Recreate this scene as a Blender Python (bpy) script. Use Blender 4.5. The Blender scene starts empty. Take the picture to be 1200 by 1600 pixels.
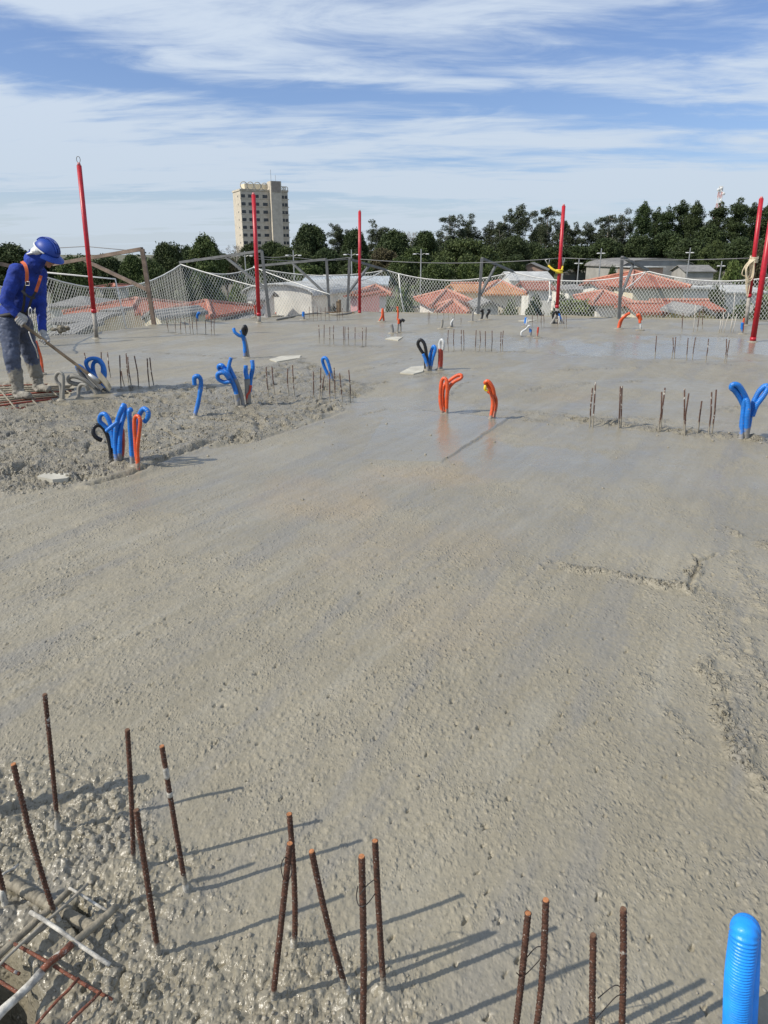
import bpy, math, random
import numpy as np
from mathutils import Vector, Matrix
random.seed(7)
RNG = np.random.RandomState(11)
SC = bpy.context.scene
COL = SC.collection

# ------------------------------------------------------------------ camera, sky, sun, exposure
F, EYE, HOR = 1120.0, 1.55, 397.0
PITCH = math.atan((800 - HOR) / F)
cd = bpy.data.cameras.new('camera'); cam = bpy.data.objects.new('camera', cd); COL.objects.link(cam)
cam.location = (0, 0, EYE); cam.rotation_euler = (math.pi / 2 - PITCH, 0, 0)
cd.sensor_fit = 'VERTICAL'; cd.sensor_height = 36; cd.lens = F * 36 / 1600
cd.clip_start = 0.05; cd.clip_end = 8000
SC.camera = cam

SUN_EL = math.radians(43)
SD = Vector((-0.93, -0.36, 0)).normalized() * math.cos(SUN_EL) + Vector((0, 0, math.sin(SUN_EL)))
SUN_ROT = math.atan2(SD.x, SD.y) % (2 * math.pi)
sl = bpy.data.lights.new('sun', 'SUN'); sun = bpy.data.objects.new('sun', sl); COL.objects.link(sun)
sl.energy = 4.6; sl.angle = math.radians(0.55); sl.color = (1.0, 0.93, 0.82)
sun.rotation_euler = SD.to_track_quat('Z', 'Y').to_euler(); sun.location = (0, 0, 30)

SC.view_settings.view_transform = 'Standard'; SC.view_settings.look = 'None'
SC.view_settings.exposure = 0.0; SC.view_settings.gamma = 1

world = bpy.data.worlds.new('World'); SC.world = world; world.use_nodes = True

class NT:
    """small node helper"""
    def __init__(s, tree): s.t = tree; s.n = tree.nodes; s.l = tree.links
    def node(s, kind, ins=None, **kw):
        n = s.n.new(kind)
        for k, v in kw.items(): setattr(n, k, v)
        for k, v in (ins or {}).items():
            if hasattr(v, 'is_output') or isinstance(v, bpy.types.NodeSocket): s.l.new(v, n.inputs[k])
            else: n.inputs[k].default_value = v
        return n
    def math(s, op, a, b=0.0, c=0.0, clamp=False):
        n = s.node('ShaderNodeMath', {0: a, 1: b, 2: c}, operation=op); n.use_clamp = clamp; return n.outputs[0]
    def mixc(s, f, a, b, blend='MIX'):
        n = s.node('ShaderNodeMix', data_type='RGBA', blend_type=blend)
        for i, v in ((0, f), (6, a), (7, b)):
            if isinstance(v, bpy.types.NodeSocket): s.l.new(v, n.inputs[i])
            else: n.inputs[i].default_value = v if i == 0 else (tuple(v) + (1,))[:4]
        return n.outputs[2]
    def ramp(s, f, lo, hi, a=0.0, b=1.0):
        n = s.node('ShaderNodeMapRange', {0: f, 1: lo, 2: hi, 3: a, 4: b}); n.interpolation_type = 'SMOOTHSTEP'; return n.outputs[0]
    def noise(s, vec, scale, detail=4, rough=.55, dist=0.0):
        return s.node('ShaderNodeTexNoise', {'Vector': vec, 'Scale': scale, 'Detail': detail, 'Roughness': rough, 'Distortion': dist}).outputs[0]

w = NT(world.node_tree); w.n.clear()
sky = w.node('ShaderNodeTexSky', sky_type='NISHITA'); sky.sun_disc = False
sky.sun_elevation = SUN_EL; sky.sun_rotation = SUN_ROT; sky.air_density = 1.0; sky.dust_density = 0.6; sky.ozone_density = 2.2
tc = w.node('ShaderNodeTexCoord').outputs['Generated']
sep = w.node('ShaderNodeSeparateXYZ', {0: tc})
zz = w.math('ADD', w.math('MAXIMUM', sep.outputs[2], 0.0), 0.09)
u = w.math('DIVIDE', sep.outputs[0], zz); v = w.math('DIVIDE', sep.outputs[1], zz)
uv = w.node('ShaderNodeCombineXYZ', {0: w.math('MULTIPLY', u, 0.46), 1: w.math('ADD', w.math('MULTIPLY', v, 1.12), w.math('MULTIPLY', u, -0.03)), 2: 3.7}).outputs[0]
n1 = w.noise(uv, 0.66, 8, .58, 0.45)
uv2 = w.node('ShaderNodeCombineXYZ', {0: w.math('MULTIPLY', u, 1.1), 1: w.math('ADD', w.math('MULTIPLY', v, 2.6), w.math('MULTIPLY', u, 0.12)), 2: 1.3}).outputs[0]
n2 = w.noise(uv2, 1.3, 6, .62, 1.0)
cl = w.math('ADD', w.math('MULTIPLY', n1, 0.78), w.math('MULTIPLY', n2, 0.22))
cl = w.math('SUBTRACT', cl, w.math('MULTIPLY', w.math('MULTIPLY', w.ramp(sep.outputs[2], .165, .212), w.ramp(sep.outputs[2], .262, .226)), .055))
cl = w.ramp(cl, 0.395, 0.535, .06, 1.0)
cl = w.math('MULTIPLY', cl, 0.93)
hz = w.ramp(sep.outputs[2], 0.0, 0.13, 0.80, 0.0)        # pale air near the horizon
cl = w.math('MAXIMUM', cl, hz)
skyc = w.mixc(1.0, sky.outputs[0], (0.92, 1.02, 1.30), 'MULTIPLY')
cloudc = w.mixc(w.ramp(sep.outputs[2], 0.0, 0.25), (5.9, 6.8, 7.8), (6.5, 7.45, 8.7))
outc = w.mixc(cl, skyc, cloudc)
bg = w.node('ShaderNodeBackground', {'Color': outc, 'Strength': 0.10})
wo = w.node('ShaderNodeOutputWorld'); w.l.new(bg.outputs[0], wo.inputs[0])

# ------------------------------------------------------------------ helpers
CP, SP = math.cos(PITCH), math.sin(PITCH)
def ray(px, py):
    a = (px - 600) / F; b = (800 - py) / F
    return Vector((a, CP + b * SP, -SP + b * CP))
def G(px, py, z=0.0):
    d = ray(px, py); return Vector((0, 0, EYE)) + d * ((z - EYE) / d.z)
def P(px, py, Y):
    d = ray(px, py); return Vector((0, 0, EYE)) + d * (Y / d.y)
def PXM(Y, z=0.0): return F / (Y * CP + (EYE - z) * SP)      # pixels per metre

def tag(o, label=None, cat=None, group=None, kind=None):
    if label: o['label'] = label
    if cat: o['category'] = cat
    if group: o['group'] = group
    if kind: o['kind'] = kind
    return o
def empty(name, loc=(0, 0, 0), label=None, cat=None, group=None):
    o = bpy.data.objects.new(name, None); COL.objects.link(o); o.location = loc
    o.empty_display_size = 0.1
    return tag(o, label, cat, group)
def link(name, me, mat=None, parent=None, smooth=False):
    o = bpy.data.objects.new(name, me); COL.objects.link(o)
    if mat is not None: me.materials.append(mat)
    if smooth: me.polygons.foreach_set('use_smooth', [True] * len(me.polygons))
    if parent is not None:
        o.parent = parent; o.matrix_parent_inverse = Matrix.Translation(-Vector(parent.location))
    return o

class MB:
    def __init__(s): s.v = []; s.f = []
    def add(s, vs, fs):
        b = len(s.v); s.v += [tuple(p) for p in vs]; s.f += [tuple(i + b for i in f) for f in fs]; return s
    def box(s, c, d, rz=0.0, M=None):
        x, y, z = d[0] / 2, d[1] / 2, d[2] / 2
        vs = [Vector((sx * x, sy * y, sz * z)) for sz in (-1, 1) for sx, sy in ((-1, -1), (1, -1), (1, 1), (-1, 1))]
        R = Matrix.Rotation(rz, 3, 'Z')
        vs = [Vector(c) + R @ q for q in vs]
        if M is not None: vs = [M @ q for q in vs]
        return s.add(vs, [(3, 2, 1, 0), (4, 5, 6, 7), (0, 1, 5, 4), (1, 2, 6, 5), (2, 3, 7, 6), (3, 0, 4, 7)])
    def bar(s, a, b, w1, w2, up=(0, 0, 1)):
        a, b = Vector(a), Vector(b); d = (b - a); L = d.length; d.normalize()
        sd = d.cross(Vector(up));
        if sd.length < 1e-4: sd = d.cross(Vector((1, 0, 0)))
        sd.normalize(); n = sd.cross(d)
        vs = [a + d * (L * t) + sd * (i * w1 / 2) + n * (j * w2 / 2) for t in (0, 1) for i, j in ((-1, -1), (1, -1), (1, 1), (-1, 1))]
        return s.add(vs, [(0, 1, 2, 3), (7, 6, 5, 4), (0, 4, 5, 1), (1, 5, 6, 2), (2, 6, 7, 3), (3, 7, 4, 0)])
    def tube(s, pts, r, n=8, cap=True):
        pts = [Vector(p) for p in pts]; m = len(pts)
        rs = r if isinstance(r, (list, tuple)) else [r] * m
        t0 = (pts[1] - pts[0]).normalized()
        a = t0.cross(Vector((0, 0, 1)))
        if a.length < 1e-3: a = Vector((1, 0, 0))
        a.normalize(); vs = []
        for i in range(m):
            t = (pts[min(i + 1, m - 1)] - pts[max(i - 1, 0)])
            if t.length < 1e-9: t = t0
            t.normalize(); a = (a - t * a.dot(t)).normalized(); b = t.cross(a)
            for k in range(n):
                th = 2 * math.pi * k / n
                vs.append(pts[i] + (a * math.cos(th) + b * math.sin(th)) * rs[i])
        fs = [(i * n + k, i * n + (k + 1) % n, (i + 1) * n + (k + 1) % n, (i + 1) * n + k) for i in range(m - 1) for k in range(n)]
        if cap: fs += [tuple(range(n - 1, -1, -1)), tuple(range((m - 1) * n, m * n))]
        return s.add(vs, fs)
    def ball(s, c, r, nu=10, nv=7, R=None):
        r = r if isinstance(r, (tuple, list)) else (r, r, r); c = Vector(c); vs = []
        for j in range(nv + 1):
            ph = math.pi * j / nv
            for i in range(nu):
                th = 2 * math.pi * i / nu
                q = Vector((r[0] * math.sin(ph) * math.cos(th), r[1] * math.sin(ph) * math.sin(th), r[2] * math.cos(ph)))
                if R is not None: q = R @ q
                vs.append(c + q)
        fs = [(j * nu + i, (j + 1) * nu + i, (j + 1) * nu + (i + 1) % nu, j * nu + (i + 1) % nu) for j in range(nv) for i in range(nu)]
        return s.add(vs, fs)
    def cap(s, a, ra, b, rb, n=12):
        """tapered capsule"""
        a, b = Vector(a), Vector(b); d = (b - a).normalized()
        pts = []; rs = []
        for k in range(4): t = math.pi / 2 * k / 4; pts.append(a - d * ra * math.cos(t)); rs.append(max(ra * math.sin(t), ra * .02))
        pts.append(a); rs.append(ra); pts.append(b); rs.append(rb)
        for k in range(3, -1, -1): t = math.pi / 2 * k / 4; pts.append(b + d * rb * math.cos(t)); rs.append(max(rb * math.sin(t), rb * .02))
        return s.tube(pts, rs, n)
    def mesh(s, name):
        me = bpy.data.meshes.new(name); me.from_pydata(s.v, [], s.f); me.update(); return me
    def build(s, name, mat, parent=None, smooth=False):
        return link(name, s.mesh(name), mat, parent, smooth)

def spline(pts, n=6):
    pts = [Vector(p) for p in pts]; out = []
    q = [pts[0] * 2 - pts[1]] + pts + [pts[-1] * 2 - pts[-2]]
    for i in range(1, len(q) - 2):
        a, b, c, d = q[i - 1], q[i], q[i + 1], q[i + 2]
        for k in range(n):
            t = k / n
            out.append(0.5 * ((2 * b) + (c - a) * t + (2 * a - 5 * b + 4 * c - d) * t * t + (3 * b - 3 * c + d - a) * t ** 3))
    out.append(pts[-1]); return out

# numpy noise
def _h(ix, iy, s):
    h = (ix.astype(np.int64) * 374761393 + iy.astype(np.int64) * 668265263 + s * 1442695041) & 0xffffffff
    h = ((h ^ (h >> 13)) * 1274126177) & 0xffffffff
    h = ((h ^ (h >> 16)) * 2246822519) & 0xffffffff
    return ((h ^ (h >> 15)) & 0xffffff) / float(0xffffff)
def gn(x, y, s=0):
    ix = np.floor(x); iy = np.floor(y); fx = x - ix; fy = y - iy
    ux = fx * fx * fx * (fx * (fx * 6 - 15) + 10); uy = fy * fy * fy * (fy * (fy * 6 - 15) + 10)
    def g(dx, dy):
        a = _h(ix + dx, iy + dy, s) * 2 * np.pi
        return np.cos(a) * (fx - dx) + np.sin(a) * (fy - dy)
    a, b, c, d = g(0, 0), g(1, 0), g(0, 1), g(1, 1)
    return (a + (b - a) * ux + (c - a) * uy + (a - b - c + d) * ux * uy) * 1.5
def fbm(x, y, s=0, o=4):
    r = 0; a = 1.0
    for k in range(o): r = r + a * gn(x * 2 ** k, y * 2 ** k, s + k); a *= .5
    return r
def domes(x, y, s, dens=1.0, rmin=.3, rmax=.75):
    """scattered rounded lumps, one per cell, height 0..1"""
    ix = np.floor(x); iy = np.floor(y); out = np.zeros_like(x)
    for dx in (-1, 0, 1):
        for dy in (-1, 0, 1):
            cx, cy = ix + dx, iy + dy
            hx = _h(cx, cy, s); hy = _h(cx, cy, s + 1); hr = _h(cx, cy, s + 2); hd = _h(cx, cy, s + 3)
            R = rmin + (rmax - rmin) * hr
            d2 = ((x - cx - hx) ** 2 + (y - cy - hy) ** 2) / (R * R)
            hgt = np.sqrt(np.clip(1 - d2, 0, 1)) * R / rmax
            out = np.maximum(out, np.where(hd < dens, hgt, 0))
    return out
def ss(t, a, b):
    t = np.clip((t - a) / (b - a), 0, 1); return t * t * (3 - 2 * t)
def polydist(x, y, poly):
    """signed distance to a polygon, negative inside"""
    n = len(poly); d = np.full(x.shape, 1e9); ins = np.zeros(x.shape, bool)
    for i in range(n):
        ax, ay = poly[i]; bx, by = poly[(i + 1) % n]
        ex, ey = bx - ax, by - ay
        t = np.clip(((x - ax) * ex + (y - ay) * ey) / (ex * ex + ey * ey + 1e-12), 0, 1)
        d = np.minimum(d, np.hypot(x - ax - t * ex, y - ay - t * ey))
        c = ((ay > y) != (by > y)) & (x < (bx - ax) * (y - ay) / ((by - ay) if abs(by - ay) > 1e-9 else 1e-9) + ax)
        ins ^= c
    return np.where(ins, -d, d)
def linedist(x, y, pts):
    d = np.full(x.shape, 1e9)
    for (ax, ay), (bx, by) in zip(pts[:-1], pts[1:]):
        ex, ey = bx - ax, by - ay
        t = np.clip(((x - ax) * ex + (y - ay) * ey) / (ex * ex + ey * ey + 1e-12), 0, 1)
        d = np.minimum(d, np.hypot(x - ax - t * ex, y - ay - t * ey))
    return d
def GP(pts): return [tuple(G(*p)[:2]) for p in pts]

# ------------------------------------------------------------------ materials
def mat(name, col, rough=.6, var=.15, scale=8, bump=0.0, bscale=40, metal=0.0, spec=0.5, coat=0.0):
    m = bpy.data.materials.new(name); m.use_nodes = True; t = NT(m.node_tree)
    b = t.n['Principled BSDF']
    tc = t.node('ShaderNodeTexCoord').outputs['Object']
    n = t.noise(tc, scale, 5, .6)
    c = t.mixc(t.ramp(n, .3, .7), tuple(x * (1 - var) for x in col), tuple(min(1, x * (1 + var)) for x in col))
    t.l.new(c, b.inputs['Base Color']); b.inputs['Roughness'].default_value = rough
    b.inputs['Metallic'].default_value = metal; b.inputs['Specular IOR Level'].default_value = spec
    b.inputs['Coat Weight'].default_value = coat
    if bump:
        bn = t.node('ShaderNodeBump', {'Height': t.noise(tc, bscale, 4, .6), 'Strength': 0.8, 'Distance': bump})
        t.l.new(bn.outputs[0], b.inputs['Normal'])
    return m

CONC = (0.315, 0.290, 0.238)
def concrete():
    m = bpy.data.materials.new('fresh_concrete'); m.use_nodes = True; t = NT(m.node_tree); b = t.n['Principled BSDF']
    at = t.node('ShaderNodeAttribute'); at.attribute_name = 'zone'
    s = t.node('ShaderNodeSeparateColor', {0: at.outputs['Color']}); rg, wet, lait = s.outputs
    pos = t.node('ShaderNodeNewGeometry').outputs['Position']
    big = t.noise(pos, 0.9, 5, .6, .4); mid = t.noise(pos, 7, 5, .65); fine = t.noise(pos, 95, 3, .6)
    c = t.mixc(t.ramp(big, .32, .70), (0.237, 0.212, 0.154), (0.287, 0.259, 0.192))
    c = t.mixc(t.math('MULTIPLY', t.ramp(mid, .45, .75), .35), c, (0.300, 0.263, 0.185))
    c = t.mixc(t.math('MULTIPLY', t.ramp(fine, .35, .75), .30), c, (0.174, 0.158, 0.114))
    dv = t.node('ShaderNodeCombineXYZ', {0: t.node('ShaderNodeVectorMath', {0: pos, 1: (.86 * 2.6, -.5 * 2.6, 0)}, operation='DOT_PRODUCT').outputs['Value'], 1: t.node('ShaderNodeVectorMath', {0: pos, 1: (.5 * .35, .86 * .35, 0)}, operation='DOT_PRODUCT').outputs['Value'], 2: 0.0}).outputs[0]
    band = t.noise(dv, 1.6, 5, .6, .3)
    c = t.mixc(t.math('MULTIPLY', t.ramp(band, .5, .64), .62), c, (0.209, 0.198, 0.172))
    c = t.mixc(t.math('MULTIPLY', t.ramp(band, .48, .30), .35), c, (0.326, 0.311, 0.261))
    c = t.mixc(t.math('MULTIPLY', rg, .45), c, (0.204, 0.187, 0.145))
    # reddish watery fines
    c = t.mixc(t.math('MULTIPLY', lait, .5), c, (0.307, 0.231, 0.144))
    # darker wet cement paste
    c = t.mixc(t.math('MULTIPLY', wet, .35), c, (0.188, 0.180, 0.153))
    # dark sand grains and open pores
    gr = t.noise(t.node('ShaderNodeVectorMath', {0: pos, 1: (1.0, 0.7, 1.0)}, operation='MULTIPLY').outputs[0], 75, 3, .7)
    c = t.mixc(t.math('MULTIPLY', t.math('MULTIPLY', t.ramp(gr, .58, .68), t.math('SUBTRACT', 1.0, wet)), .40), c, (0.090, 0.082, 0.064))
    c = t.mixc(t.math('MULTIPLY', t.ramp(gr, .40, .32), .30), c, (0.401, 0.371, 0.309))
    slurry = at.outputs['Alpha']
    t.l.new(c, b.inputs['Base Color'])
    r = t.math('ADD', t.math('ADD', t.math('MULTIPLY', wet, -.26), t.math('MULTIPLY', rg, -.17)), t.math('ADD', .40, t.math('MULTIPLY', t.ramp(mid, .3, .7), .16)))
    r = t.math('SUBTRACT', r, t.math('MULTIPLY', slurry, .10))
    t.l.new(t.math('MAXIMUM', r, .22), b.inputs['Roughness'])
    b.inputs['Specular IOR Level'].default_value = .5
    # grain
    stp = t.node('ShaderNodeVectorMath', {0: pos, 1: (1.0, 0.62, 1.0)}, operation='MULTIPLY').outputs[0]
    v1 = t.node('ShaderNodeTexVoronoi', {'Vector': stp, 'Scale': 46.0, 'Randomness': 1.0}).outputs[0]
    v2 = t.node('ShaderNodeTexVoronoi', {'Vector': stp, 'Scale': 110.0, 'Randomness': 1.0}).outputs[0]
    patch = t.ramp(t.noise(pos, 3.2, 4, .6), .38, .62, .35, 1.0)
    hgt = t.math('ADD', t.math('MULTIPLY', t.ramp(v1, .05, .40, 1, 0), .75), t.math('MULTIPLY', t.ramp(v2, .05, .5, 1, 0), .30))
    hgt = t.math('ADD', hgt, t.math('MULTIPLY', t.noise(stp, 60, 5, .65), .55))
    amt = t.math('ADD', t.math('MULTIPLY', t.math('MULTIPLY', rg, t.math('SUBTRACT', 1.0, t.math('MULTIPLY', slurry, .85))), .018), t.math('MULTIPLY', t.math('MULTIPLY', patch, t.math('SUBTRACT', 1.0, t.math('MINIMUM', t.math('MULTIPLY', wet, 1.06), 1.0))), .0058))
    bn = t.node('ShaderNodeBump', {'Height': t.math('MULTIPLY', hgt, amt), 'Strength': 1.0, 'Distance': 1.0})
    t.l.new(bn.outputs[0], b.inputs['Normal'])
    return m

def rustmat(name, base=(0.046, 0.019, 0.011), white=.36, mud=.09):
    m = bpy.data.materials.new(name); m.use_nodes = True; t = NT(m.node_tree); b = t.n['Principled BSDF']
    g = t.node('ShaderNodeNewGeometry').outputs['Position']
    oi = t.node('ShaderNodeObjectInfo').outputs['Random']
    gg = t.node('ShaderNodeVectorMath', {0: g, 1: t.node('ShaderNodeCombineXYZ', {0: t.math('MULTIPLY', oi, 50), 1: oi, 2: oi}).outputs[0]}, operation='ADD').outputs[0]
    c = t.mixc(t.ramp(t.noise(gg, 70, 5, .65), .35, .68), base, tuple(x * 2.3 for x in base))
    wn = t.noise(gg, 28, 4, .6); wn2 = t.noise(gg, 260, 3, .6)
    wm = t.math('MAXIMUM', t.ramp(wn, .70 - white * .3, .74 - white * .3), t.math('MULTIPLY', t.ramp(wn2, .62, .68), .8))
    c = t.mixc(t.math('MULTIPLY', wm, .9), c, (0.47, 0.45, 0.40))
    sp = t.node('ShaderNodeSeparateXYZ', {0: g}).outputs[2]
    mz = t.math('ADD', sp, t.math('MULTIPLY', t.math('SUBTRACT', t.noise(gg, 22, 3, .6), .5), .16))
    if mud > 0: c = t.mixc(t.ramp(mz, mud * .8, mud * 1.3, 1, 0), c, (0.28, 0.255, 0.205))
    t.l.new(c, b.inputs['Base Color']); b.inputs['Roughness'].default_value = .75
    bn = t.node('ShaderNodeBump', {'Height': t.noise(gg, 300, 4, .6), 'Strength': .7, 'Distance': .002}); t.l.new(bn.outputs[0], b.inputs['Normal'])
    return m

def conduitmat(name, col, mud=.0, splat=.12):
    """plastic conduit with cement splashes, muddy up to a height"""
    m = bpy.data.materials.new(name); m.use_nodes = True; t = NT(m.node_tree); b = t.n['Principled BSDF']
    g = t.node('ShaderNodeNewGeometry').outputs['Position']
    n = t.noise(g, 14, 4, .6); n2 = t.noise(g, 55, 4, .6)
    c = t.mixc(t.ramp(n, .3, .7), tuple(x * .82 for x in col), tuple(min(1, x * 1.12) for x in col))
    sp = t.node('ShaderNodeSeparateXYZ', {0: g}).outputs[2]
    mz = t.math('ADD', sp, t.math('MULTIPLY', t.math('SUBTRACT', n, .5), .28))
    mm = t.math('MAXIMUM', t.ramp(mz, mud, mud + .05, 1, 0), t.ramp(n2, .78 - splat, .82 - splat))
    c = t.mixc(t.math('MULTIPLY', mm, .92), c, (0.27, 0.25, 0.205))
    t.l.new(c, b.inputs['Base Color'])
    t.l.new(t.math('ADD', t.math('MULTIPLY', mm, .35), .38), b.inputs['Roughness'])
    bn = t.node('ShaderNodeBump', {'Height': t.noise(g, 130, 3, .6), 'Strength': .5, 'Distance': .002}); t.l.new(bn.outputs[0], b.inputs['Normal'])
    return m

M = {}
M['conc'] = concrete()
M['crust'] = mat('cement_crust', (0.26, 0.235, 0.185), .45, .2, 30, .004, 90)
M['crust_w'] = mat('dried_cement_crust', (0.40, 0.385, 0.34), .7, .35, 60, .003, 120); M['rust_dull'] = mat('dull_rust', (0.13, 0.07, 0.04), .8, .3, 200)
M['edge'] = mat('slab_edge_concrete', (0.20, 0.185, 0.155), .9, .3, 3, .01, 20)
M['rust'] = rustmat('rusty_steel'); M['rust_fg'] = rustmat('rusty_steel_near', white=.14, mud=.05)
M['rust_top'] = mat('orange_rust', (0.36, 0.15, 0.06), .8, .3, 200)
M['bar_white'] = rustmat('white_spattered_steel', (0.30, 0.27, 0.24), white=.9)
M['bar_mud'] = mat('mud_coated_bar', (0.22, 0.195, 0.145), .7, .3, 40, .004, 90)
M['bar_paint'] = mat('white_coated_bar', (0.44, 0.42, 0.37), .65, .45, 45, .003, 120)
M['bar_rust2'] = rustmat('bright_rusty_steel', (0.095, 0.031, 0.016), white=.2, mud=-5)
M['bar_red'] = mat('red_tinted_bar', (0.26, 0.055, 0.035), .7, .5, 14)
M['wire'] = mat('black_tie_wire', (0.035, 0.03, 0.028), .6)
M['blue'] = conduitmat('blue_conduit', (0.012, 0.165, 0.56), .06, .15)
M['blue_mud'] = conduitmat('muddy_blue_conduit', (0.015, 0.15, 0.48), .26, .16)
M['blue_clean'] = conduitmat('bright_blue_conduit', (0.012, 0.26, 0.80), -1, .035)
M['orange'] = conduitmat('orange_conduit', (0.62, 0.090, 0.022), .02, .15)
M['redc'] = conduitmat('red_conduit', (0.45, 0.055, 0.03), .04, .12)
M['black'] = conduitmat('black_conduit', (0.012, 0.012, 0.013), .0, .08)
M['grey_mud'] = conduitmat('mud_covered_conduit', (0.10, 0.20, 0.35), .55, .3)
M['whitec'] = conduitmat('white_splashed_conduit', (0.55, 0.56, 0.55), .02, .1)
M['tape'] = mat('yellow_tape', (0.75, 0.55, 0.03), .5, .1)
M['red'] = conduitmat('red_painted_tube', (0.43, 0.010, 0.022), -5, .025)
M['polebase'] = mat('cement_stained_tube', (0.27, 0.25, 0.22), .75, .3, 14, .002, 60)
M['poletop'] = mat('faded_red_cap', (0.55, 0.20, 0.20), .6, .2)
M['steel_br'] = mat('grey_bracket_steel', (0.12, 0.125, 0.125), .6, .25, 6)
M['steel_rb'] = mat('weathered_brown_bracket_steel', (0.17, 0.125, 0.095), .7, .3, 6)
M['net'] = mat('white_net_cord', (0.66, 0.66, 0.62), .8, .08)
M['rope'] = mat('white_rope', (0.72, 0.71, 0.67), .8, .08)
M['beigerope'] = mat('beige_rope', (0.60, 0.52, 0.37), .85, .2, 60)
M['cable'] = mat('steel_cable', (0.20, 0.20, 0.20), .5, .1)
M['board'] = mat('pale_foam_board', (0.46, 0.44, 0.37), .7, .15, 5)
M['hb'] = mat('blue_cotton', (0.009, 0.034, 0.25), .85, .35, 9, .014, 11)
M['helmet'] = mat('blue_hard_plastic', (0.009, 0.048, 0.30), .5, .05, 6)
M['skin'] = mat('skin', (0.36, 0.18, 0.115), .55, .1)
M['trouser'] = conduitmat('grey_blue_work_cloth', (0.085, 0.10, 0.145), .30, .10); M['trouser'].node_tree.nodes['Principled BSDF'].inputs['Specular IOR Level'].default_value = .1
M['boot'] = mat('cement_caked_rubber', (0.25, 0.235, 0.20), .8, .35, 14, .006, 60)
M['glove'] = mat('grey_knit_glove', (0.36, 0.35, 0.33), .9, .25, 30, .002, 200)
M['white'] = mat('white_plastic', (0.72, 0.72, 0.70), .5, .1)
M['harness'] = mat('orange_webbing', (0.50, 0.10, 0.025), .7, .15, 40)
M['hblack'] = mat('black_webbing', (0.02, 0.02, 0.022), .7, .2)
M['wood'] = mat('worn_wood_handle', (0.20, 0.145, 0.09), .7, .3, 14, .001, 60)
M['metal'] = mat('galvanised_metal', (0.45, 0.45, 0.44), .45, .15, 8, metal=.6)
M['blade'] = mat('cement_coated_blade', (0.45, 0.42, 0.34), .6, .15, 12)

# ------------------------------------------------------------------ the slab
SLAB_L = [(-7.6, -3.0), (-7.1, 8.0), (-6.75, 14.2), (-5.93, 15.13), (-5.19, 17.1), (-2.8, 19.05), (-0.54, 20.95)]
SLAB_R = [(-0.54, 20.95), (4.03, 19.6), (9.41, 18.12), (15.0, 16.6), (15.0, -3.0)]
def xl(y): return np.interp(y, [p[1] for p in SLAB_L], [p[0] for p in SLAB_L])
def xr(y): p = SLAB_R[::-1]; return np.interp(y, [q[1] for q in p], [q[0] for q in p])

Z_LEFT = GP([(-60, 600), (60, 622), (130, 628), (250, 606), (400, 574), (470, 560), (545, 590), (585, 607), (545, 636), (480, 664), (400, 690), (330, 700), (240, 722), (140, 757), (60, 768), (-60, 790)])
Z_CORN = GP([(-80, 1170), (180, 1175), (235, 1225), (250, 1290), (330, 1330), (350, 1400), (420, 1475), (520, 1480), (625, 1520), (690, 1570), (740, 1680), (-80, 1680)])
Z_PIT = GP([(-90, 600), (35, 596), (118, 600), (112, 618), (40, 640), (-90, 650)])
Z_HOLE = GP([(-90, 1470), (20, 1465), (50, 1500), (60, 1560), (30, 1680), (-90, 1680)])
Z_HOLE2 = GP([(96, 1420), (120, 1402), (150, 1425), (120, 1462)])
Z_FLAT = GP([(560, 716), (690, 723), (795, 655), (640, 640), (600, 650)])
BANDS = [([(560, 603), (600, 598)], .10, .6), ([(700, 618), (720, 600), (745, 596)], .05, .4), ([(900, 600), (1000, 596)], .07, .45), ([(640, 560), (560, 580)], .08, .3), ([(200, 548), (330, 556)], .08, .35), ([(750, 575), (640, 590)], .06, .35), ([(880, 578), (1010, 574)], .12, .35), ([(600, 640), (560, 650)], .05, .4), ([(1120, 640), (1200, 632)], .12, .5), ([(820, 655), (900, 665)], .10, .5),
         ([(900, 656), (960, 664), (1050, 672), (1115, 680), (1200, 690)], .16, 1.0), ([(920, 652), (1160, 662)], .2, .25),
         ([(1015, 566), (1140, 570)], .12, .4), ([(930, 520), (1180, 527)], .14, .45), ([(680, 550), (815, 550)], .16, .6),
         ([(490, 540), (590, 542)], .16, .6), ([(255, 520), (345, 525)], .2, .6), ([(660, 585), (740, 588)], .10, .5),
         ([(130, 612), (250, 606)], .2, .9), ([(80, 640), (240, 625)], .15, .5), ([(360, 640), (400, 640)], .12, .9), ([(160, 728), (240, 728)], .10, .9),
         ([(350, 560), (470, 562)], .14, .4), ([(590, 515), (640, 520)], .2, .4), ([(640, 505), (720, 512)], .2, .35), ([(810, 525), (860, 530)], .2, .5),
         ([(840, 512), (900, 512)], .25, .5), ([(400, 500), (540, 496)], .3, .5),
         ([(860, 884), (940, 893), (985, 905), (1040, 915), (1085, 915)], .07, 1.0), ([(1085, 870), (1090, 885), (1080, 930)], .03, .9), ([(1110, 1040), (1125, 1110), (1160, 1190), (1200, 1240)], .05, .8),
         ([(1140, 830), (1200, 850)], .08, .6), ([(1170, 1000), (1200, 1080)], .06, .6), ([(1150, 870), (1200, 960)], .12, .35), ([(1110, 930), (1180, 1150)], .16, .4),
         ([(0, 738), (45, 728)], .05, 1.0), ([(1070, 1150), (1010, 1060)], .05, .35), ([(790, 640), (880, 650)], .2, .3), ([(830, 610), (900, 600)], .2, .3), ([(950, 560), (900, 555)], .2, .2)]
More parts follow.
